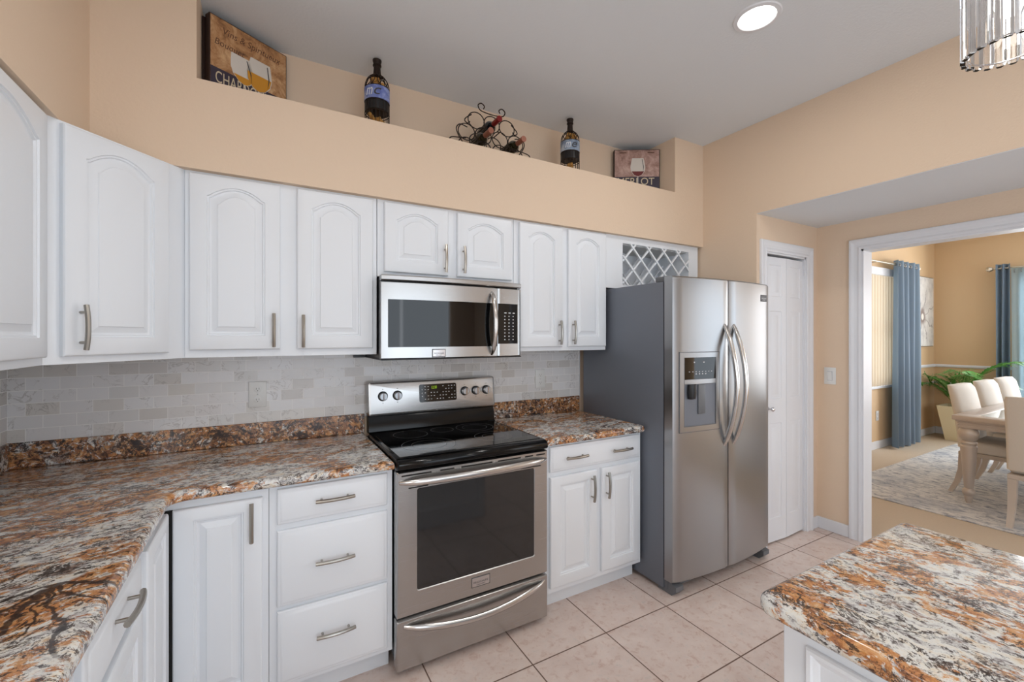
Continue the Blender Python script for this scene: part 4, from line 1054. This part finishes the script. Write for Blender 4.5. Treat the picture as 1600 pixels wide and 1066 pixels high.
# wrought iron wine rack
wk = thing('wine_rack', 'scrolled black wrought iron wine rack on the ledge', 'wine rack', (0.68, -0.20, ZL+0.0005))
def circ(m, cx, cz, r, y, t=0.0032, n=28, a0=0, a1=2*PI):
    cl = abs(a1-a0-2*PI) < 1e-6
    pts = [(cx+r*math.cos(a0+(a1-a0)*i/n), y, cz+r*math.sin(a0+(a1-a0)*i/n)) for i in range(n if cl else n+1)]
    m.tube(pts, t, 6, closed=cl)
def scroll(m, pts, y, t=0.0034):
    # smooth through points
    P = [Vector((a, y, b)) for a, b in pts]; out = []
    for i in range(len(P)-1):
        p0, p1, p2, p3 = P[max(i-1, 0)], P[i], P[i+1], P[min(i+2, len(P)-1)]
        for k in range(6):
            u = k/6; out.append(0.5*((2*p1)+(-p0+p2)*u+(2*p0-5*p1+4*p2-p3)*u*u+(-p0+3*p1-3*p2+p3)*u**3))
    out.append(P[-1]); m.tube(out, t, 6)
rR = 0.051
for y in (0.0, 0.085):
    m = MB()
    rows = [(0.055, (-0.16, -0.054, 0.054, 0.16)), (0.140, (-0.16, -0.054, 0.054, 0.16)), (0.225, (-0.10, 0.0, 0.10))] if y == 0 else [(0.055, (-0.054, 0.054)), (0.140, (-0.054, 0.054))]
    for z, xs in rows:
        for x in xs: circ(m, x, z+(0.012 if (abs(x) < 0.01 and z > 0.2) else 0)*0, rR, y)
    for sg in ((-1, 1) if y == 0 else ()):
        scroll(m, [(0, 0.287), (sg*0.04, 0.290), (sg*0.075, 0.298), (sg*0.088, 0.325), (sg*0.068, 0.342), (sg*0.048, 0.328), (sg*0.054, 0.310)], y)
        scroll(m, [(sg*0.13, 0.255), (sg*0.165, 0.225), (sg*0.17, 0.205), (sg*0.15, 0.196), (sg*0.14, 0.210)], y)
        scroll(m, [(sg*0.155, 0.17), (sg*0.20, 0.178), (sg*0.222, 0.150), (sg*0.21, 0.11), (sg*0.175, 0.05), (sg*0.20, 0.004)], y)
        scroll(m, [(sg*0.165, 0.10), (sg*0.25, 0.088), (sg*0.262, 0.060), (sg*0.24, 0.050)], y)
    m.tube([(-0.22, y, 0.004), (0.22, y, 0.004)], 0.0034, 6)
    m.rot(Matrix.Scale(0.92, 4, (0, 0, 1))); m.build('scroll_frame', 'iron', wk)
for x, z in ((-0.105, 0.10), (0.105, 0.10), (-0.054, 0.176), (0.054, 0.176), (-0.215, 0.004), (0.215, 0.004)):
    m = MB(); m.tube([(x, 0, z), (x, 0.085, z)], 0.0034, 6); m.build('cross_bar', 'iron', wk)
def wbottle(label, x, z, y0, flip, glass, foil):
    t = thing('wine_bottle', label, 'wine bottle', (0.68+x, -0.20+y0, ZL+z))
    sg = -1 if flip else 1   # neck direction along y
    pr = [(0.0, 0.090), (0.030, 0.090), (0.036, 0.085), (0.036, -0.02), (0.033, -0.035), (0.018, -0.058), (0.0145, -0.066), (0.0145, -0.075)]
    m = MB(); m.lathe([(r, h*sg) for r, h in pr]+[(0.0, -0.075*sg)], (0, 0, 0), 24, 'y'); m.build('bottle_body', glass, t)
    m = MB(); m.lathe([(r, h*sg) for r, h in [(0.0, -0.07), (0.0152, -0.07), (0.0152, -0.132), (0.017, -0.134), (0.017, -0.144), (0.0, -0.145)]], (0, 0, 0), 20, 'y'); m.build('foil_capsule', foil, t)
    return t
wbottle('dark wine bottle with red foil neck, top bottle in the iron rack', 0.0, 0.225*0.92-0.006, 0.045, False, 'bottle_glass', 'foil_red')
wbottle('dark wine bottle with copper foil, middle left hole of the iron rack', -0.060, 0.140*0.92-0.006, 0.045, False, 'bottle_green', 'foil_tan').location.x = 0.68-0.054
wbottle('olive glass wine bottle with copper foil, middle right hole of the iron rack', 0.160, 0.140*0.92-0.006, 0.045, False, 'bottle_green', 'foil_tan')

# ------------------------------------------------------------------ dining room
m = MB(); m.box(4.25, 7.52, -3.6, -0.35, 0.0, 0.010, 0.003, 1); tag(m.build('area_rug', 'rug'), 'large distressed grey and cream area rug under the dining table', 'rug')
# table
tb = thing('dining_table', 'champagne dining table with glass inset top and turned bulbous legs', 'table', (4.68, -2.12, 0.0105))
TL, TWd = 2.15, 1.04
zt = 0.7495
m = MB(); m.box(0, 0.14, 0, TWd, zt-0.040, zt, 0.006, 2); m.box(TL-0.14, TL, 0, TWd, zt-0.040, zt, 0.006, 2); m.box(0.14, TL-0.14, 0, 0.14, zt-0.040, zt, 0.006, 2); m.box(0.14, TL-0.14, TWd-0.14, TWd, zt-0.040, zt, 0.006, 2)
m.box(0.02, TL-0.02, 0.02, TWd-0.02, zt-0.052, zt-0.040); m.build('tabletop', 'champ', tb)
m = MB(); m.box(0.14, TL-0.14, 0.14, TWd-0.14, zt-0.012, zt-0.001); m.build('glass_inset', 'mirror', tb)
m = MB(); a, b = 0.035, 0.06
m.box(a, TL-a, a, b, zt-0.105, zt-0.052); m.box(a, TL-a, TWd-b, TWd-a, zt-0.105, zt-0.052); m.box(a, b, b, TWd-b, zt-0.105, zt-0.052); m.box(TL-b, TL-a, b, TWd-b, zt-0.105, zt-0.052)
m.box(a-0.008, TL-a+0.008, a-0.008, TWd-a+0.008, zt-0.094, zt-0.084); m.box(a-0.008, TL-a+0.008, a-0.008, TWd-a+0.008, zt-0.070, zt-0.060)
m.build('apron', 'champ', tb)
legp = [(0.0, 0.0), (0.022, 0.0), (0.032, 0.03), (0.038, 0.055), (0.036, 0.062), (0.052, 0.080), (0.056, 0.098), (0.050, 0.116), (0.034, 0.128), (0.040, 0.14), (0.062, 0.40), (0.070, 0.47), (0.070, 0.485), (0.060, 0.495),
        (0.062, 0.505), (0.072, 0.515), (0.066, 0.530), (0.055, 0.536), (0.080, 0.560), (0.088, 0.590), (0.084, 0.620), (0.066, 0.640), (0.060, 0.645), (0.060, 0.66), (0.0, 0.66)]
for lx, ly in ((0.085, 0.085), (0.085, TWd-0.085), (TL-0.085, 0.085), (TL-0.085, TWd-0.085)):
    m = MB(); m.lathe([(r_*0.76, z_) for r_, z_ in legp], (lx, ly, 0), 28); m.build('leg', 'champ', tb)
def make_chair(label):
    """upholstered side chair facing -y, origin under its centre"""
    t = thing('dining_chair', label, 'chair')
    m = MB(); L = []
    hw = 0.245
    for k in range(15):
        s_ = k/14; z = 0.42+s_*0.56
        yb = 0.255+0.075*s_**1.5; th = 0.085-0.015*s_
        top = 1.0
        w = hw
        if s_ > 0.9: w = hw-0.008*((s_-0.9)/0.1)**2; th *= 1-0.3*((s_-0.9)/0.1)**2
        crown = 0.0
        r = 0.02
        lp = []
        for (px, py) in ((-w+r, yb), (w-r, yb), (w, yb-r), (w, yb-th+r), (w-r, yb-th), (0, yb-th-0.006), (-w+r, yb-th), (-w, yb-th+r), (-w, yb-r)):
            lp.append((px, py, z-(0.006*(px/hw)**2*s_)))
        L.append(lp)
    m.loops(L, cap0=True, cap1=True); m.build('backrest', 'chair_cloth', t, angle=50)
    m = MB(); m.box(-0.245, 0.245, -0.25, 0.20, 0.385, 0.485, 0.028, 4); m.build('seat', 'chair_cloth', t)
    m = MB(); m.box(-0.24, 0.24, -0.24, 0.25, 0.350, 0.386, 0.004, 1); m.build('seat_rail', 'champ_leg', t)
    for sx in (-1, 1):
        m = MB(); L = []
        for s_, yy, z, w in ((0, 0.225, 0.350, 0.024), (1, 0.232, 0.22, 0.022), (2, 0.262, 0.10, 0.019), (3, 0.305, 0.0, 0.017)):
            x = sx*0.215
            L.append([(x-w, yy-w, z), (x+w, yy-w, z), (x+w, yy+w, z), (x-w, yy+w, z)])
        m.loops(L, cap0=True, cap1=True); m.build('leg', 'champ_leg', t, angle=50)
        m = MB(); L = []
        for z, w in ((0.350, 0.026), (0.0, 0.018)):
            x = sx*0.21; L.append([(x-w, -0.215-w, z), (x+w, -0.215-w, z), (x+w, -0.215+w, z), (x-w, -0.215+w, z)])
        m.loops(L, cap0=True, cap1=True); m.build('leg', 'champ_leg', t, angle=50)
    return t
ch = make_chair('cream upholstered dining chair on the window side of the table, nearest the kitchen')
def place(c, x, y, rz, label=None):
    c.location = (x, y, 0.0105); c.rotation_euler = (0, 0, rz)
    if label: c['label'] = label
    c['group'] = 'upholstered dining chairs around the table'
place(ch, 5.25, -1.285, 0)
place(dup(ch), 5.93, -1.285, 0, 'cream upholstered dining chair, the middle of the row of three on the window side')
place(dup(ch), 6.58, -1.285, 0, 'cream upholstered dining chair at the far end of the row of three')
place(dup(ch), 4.66, -1.70, R(90), 'taupe-backed upholstered chair at the near head of the table, right edge')
place(dup(ch), 5.30, -1.93, R(180), 'upholstered dining chair on the far side of the table, mostly hidden')
# planter with palm
pp = thing('potted_palm', 'green feathery palm in a tall tapered cream planter in the dining corner', 'potted plant', (7.86, -0.30, 0))
m = MB(); L = []
for z, w in ((0.0, 0.115), (0.47, 0.185), (0.475, 0.185), (0.475, 0.170), (0.42, 0.165)):
    L.append(rr := [(x, y, z) for x, y in ((-w, -w), (w, -w), (w, w), (-w, w))])
m.loops(L, cap0=True, cap1=False); m.build('planter', 'pot', pp)
m = MB(); m.box(-0.16, 0.16, -0.16, 0.16, 0.40, 0.43); m.build('soil', 'soil', pp)
rnd = random.Random(3)
def frond(az, ln, up, droop):
    m = MB(); pts = []; N = 20
    p = Vector((0.03*math.cos(az), 0.03*math.sin(az), 0.42)); el = up
    for i in range(N+1):
        pts.append(p.copy()); d = Vector((math.cos(az)*math.cos(el), math.sin(az)*math.cos(el), math.sin(el)))
        p = p+d*ln/N; el -= droop/N*(0.4+1.2*i/N)
        p.x = min(p.x, 0.25); p.y = min(p.y, 0.31)
    lf = MB()
    side = Vector((-math.sin(az), math.cos(az), 0))
    for i in range(5, N):
        for h in (0, 0.5):
            base = pts[i].lerp(pts[i+1], h) if i < N else pts[i]
            d = (pts[min(i+1, N)]-pts[i]).normalized(); s_ = (i-5+h)/(N-5)
            ll = (0.25*math.sin(PI*min(1, 0.18+s_*0.85)))*(ln/0.8)
            for sg in (-1, 1):
                v = (d*0.80+side*sg*0.62+Vector((0, 0, -0.12+rnd.uniform(-0.08, 0.12)))).normalized()
                mid = base+v*ll*0.5+Vector((0, 0, 0.006)); tip = base+v*ll+Vector((0, 0, -ll*0.22))
                wv = v.cross(Vector((0, 0, 1))).normalized()*0.009
                a = lf.bm.verts.new(base); b = lf.bm.verts.new(mid+wv); c = lf.bm.verts.new(tip); d2 = lf.bm.verts.new(mid-wv)
                for q in (a, b, c, d2): q.co.x = min(q.co.x, 0.27); q.co.y = min(q.co.y, 0.325); q.co.z = max(q.co.z, 0.02)
                lf._f([a, b, c, d2])
    return pts, lf
for k in range(17):
    az = 2*PI*k/17+rnd.uniform(-0.2, 0.2)
    ax, ay = math.cos(az), math.sin(az)
    reach = 0.62+rnd.uniform(-0.05, 0.25)
    if ay > 0.2: reach = min(reach, 0.40)
    if ax > 0.3: reach = min(reach, 0.42)
    ln = reach*1.2+0.22
    pts, lf = frond(az, ln, R(rnd.uniform(62, 86)), R(rnd.uniform(80, 120)))
    m = MB(); m.tube(pts, [0.006*(1-0.75*i/20) for i in range(21)], 5); f_ = m.build('frond', 'stem', pp); lf.build('leaflets', 'leaf', f_, smooth=False)
# curtains
def curtain(name, label, x0, x1, z0, z1, folds, amp, loc, rz, mat='curtain', seg=90, group=None):
    t = thing(name, label, 'curtain', loc, rz, group)
    m = MB(); Ls = []; rows = 14
    for side in (0, 1):
        pass
    def P(u, s_, side):
        x = x0+(x1-x0)*u
        flare = 1+0.03*math.sin(3*s_+u*5)
        y = -amp*math.cos(2*PI*folds*u)*(0.85+0.25*(1-s_))+0.006*math.sin(9*u+4*s_)
        return (x*flare if False else x+0.012*math.sin(2*PI*folds*u*0.5+s_*2)*(1-s_), y+(0.003 if side else 0), z0+(z1-z0)*s_)
    L = []
    for r_ in range(rows+1):
        s_ = r_/rows
        L.append([P(i/seg, s_, 0) for i in range(seg+1)]+[P(1-i/seg, s_, 1) for i in range(seg+1)])
    m.loops(L, cap0=False, cap1=False); m.build('cloth', mat, t, angle=80)
    for i in range(int(folds*2)):
        u = (i+0.5)/(folds*2); gx = x0+(x1-x0)*u
        m = MB(); m.tube([(gx+0.0*k, 0.024*math.cos(2*PI*k/16), z1-0.055+0.024*math.sin(2*PI*k/16)) for k in range(16)], 0.004, 6, closed=True); m.build('grommet', 'chrome', t)
    return t
c1 = curtain('curtain', 'dusty blue grommet curtain beside the vertical blinds', 0, 0.68, 0.012, 2.41, 4, 0.045, (6.50, -0.055, 0), 0, group='blue curtains of the dining room')
c2 = curtain('curtain', 'teal-blue grommet curtain on the far window at the right edge', 0, 0.13, 0.012, 2.40, 2, 0.05, (8.09, -0.60, 0), R(-90), group='blue curtains of the dining room')
def rod(label, pts, fin0=None, fin1=None, wallv=None, at=()):
    t = thing('curtain_rod', label, 'curtain rod', pts[0])
    o = Vector(pts[0]); a, b = Vector(pts[0])-o, Vector(pts[1])-o
    m = MB(); m.tube([a, b], 0.011, 12); m.build('rod', 'rod', t)
    d = (b-a).normalized()
    for e, s_ in ((a, -1), (b, 1)):
        m = MB(); q = [e+d*s_*k for k in (0.0, 0.015, 0.02, 0.05, 0.075, 0.085)]
        m.tube(q, [0.012, 0.012, 0.022, 0.038, 0.030, 0.004], 14); m.build('finial', 'rod', t)
    for u in at:
        p = a.lerp(b, u); w = Vector(wallv); m = MB(); m.tube([p, p+w], 0.007, 8); m.build('bracket', 'rod', t)
rod('pale metal curtain rod above the vertical blinds', ((5.0, -0.055, 2.355), (7.16, -0.055, 2.355)), wallv=(0, 0.119, 0), at=(0.03, 0.5, 0.992))
rod('pale metal curtain rod with square finial on the far window', ((8.09, -0.585, 2.345), (8.09, -2.8, 2.345)), wallv=(0.133, 0, 0), at=(0.003, 0.5, 0.97))
curtain('sheer_curtain', 'bright sheer curtain hanging in the far window, right edge', 0, 1.55, 0.02, 2.36, 13, 0.022, (8.165, -0.72, 0), R(-90), 'sheer', 160)
# vertical blinds
vb = thing('vertical_blinds', 'cream vertical blinds in the dining room window', 'blinds', (WX0+0.02, 0.03, WZ0))
m = MB(); m.box(-0.03, WX1-WX0-0.01, -0.02, 0.034, WZ1-WZ0-0.075, WZ1-WZ0+0.02, 0.003, 1); m.build('headrail', 'trim', vb)
k = 0
while k*0.078 < WX1-WX0-0.07:
    m = MB(); m.rot(Matrix())
    x = 0.04+k*0.078
    ws = 0.043
    m.loops([[(x+ws*u, 0.012*(1-u*u)-0.010*u, z) for u in (-1, -0.5, 0, 0.5, 1)]+[(x+ws*u, 0.0010+0.012*(1-u*u)-0.010*u, z) for u in (1, 0.5, 0, -0.5, -1)] for z in (0.006, WZ1-WZ0-0.077)], cap0=True, cap1=True)
    m.build('slat', 'blind', vb, angle=60); k += 1
# flower canvas
ar = thing('wall_art', 'canvas print of a large white flower on the dining room wall', 'painting', (7.384, 0.064, 1.297))
m = MB(); m.box(0, 0.70, -0.030, 0, 0, 0.99, 0.003, 1); m.build('canvas', 'flower', ar)
m = MB(); m.box(-0.004, 0.704, -0.024, -0.001, 0.988, 0.996); m.box(-0.004, 0.704, -0.024, -0.001, -0.006, 0.002); m.build('edge', 'darkwood', ar)
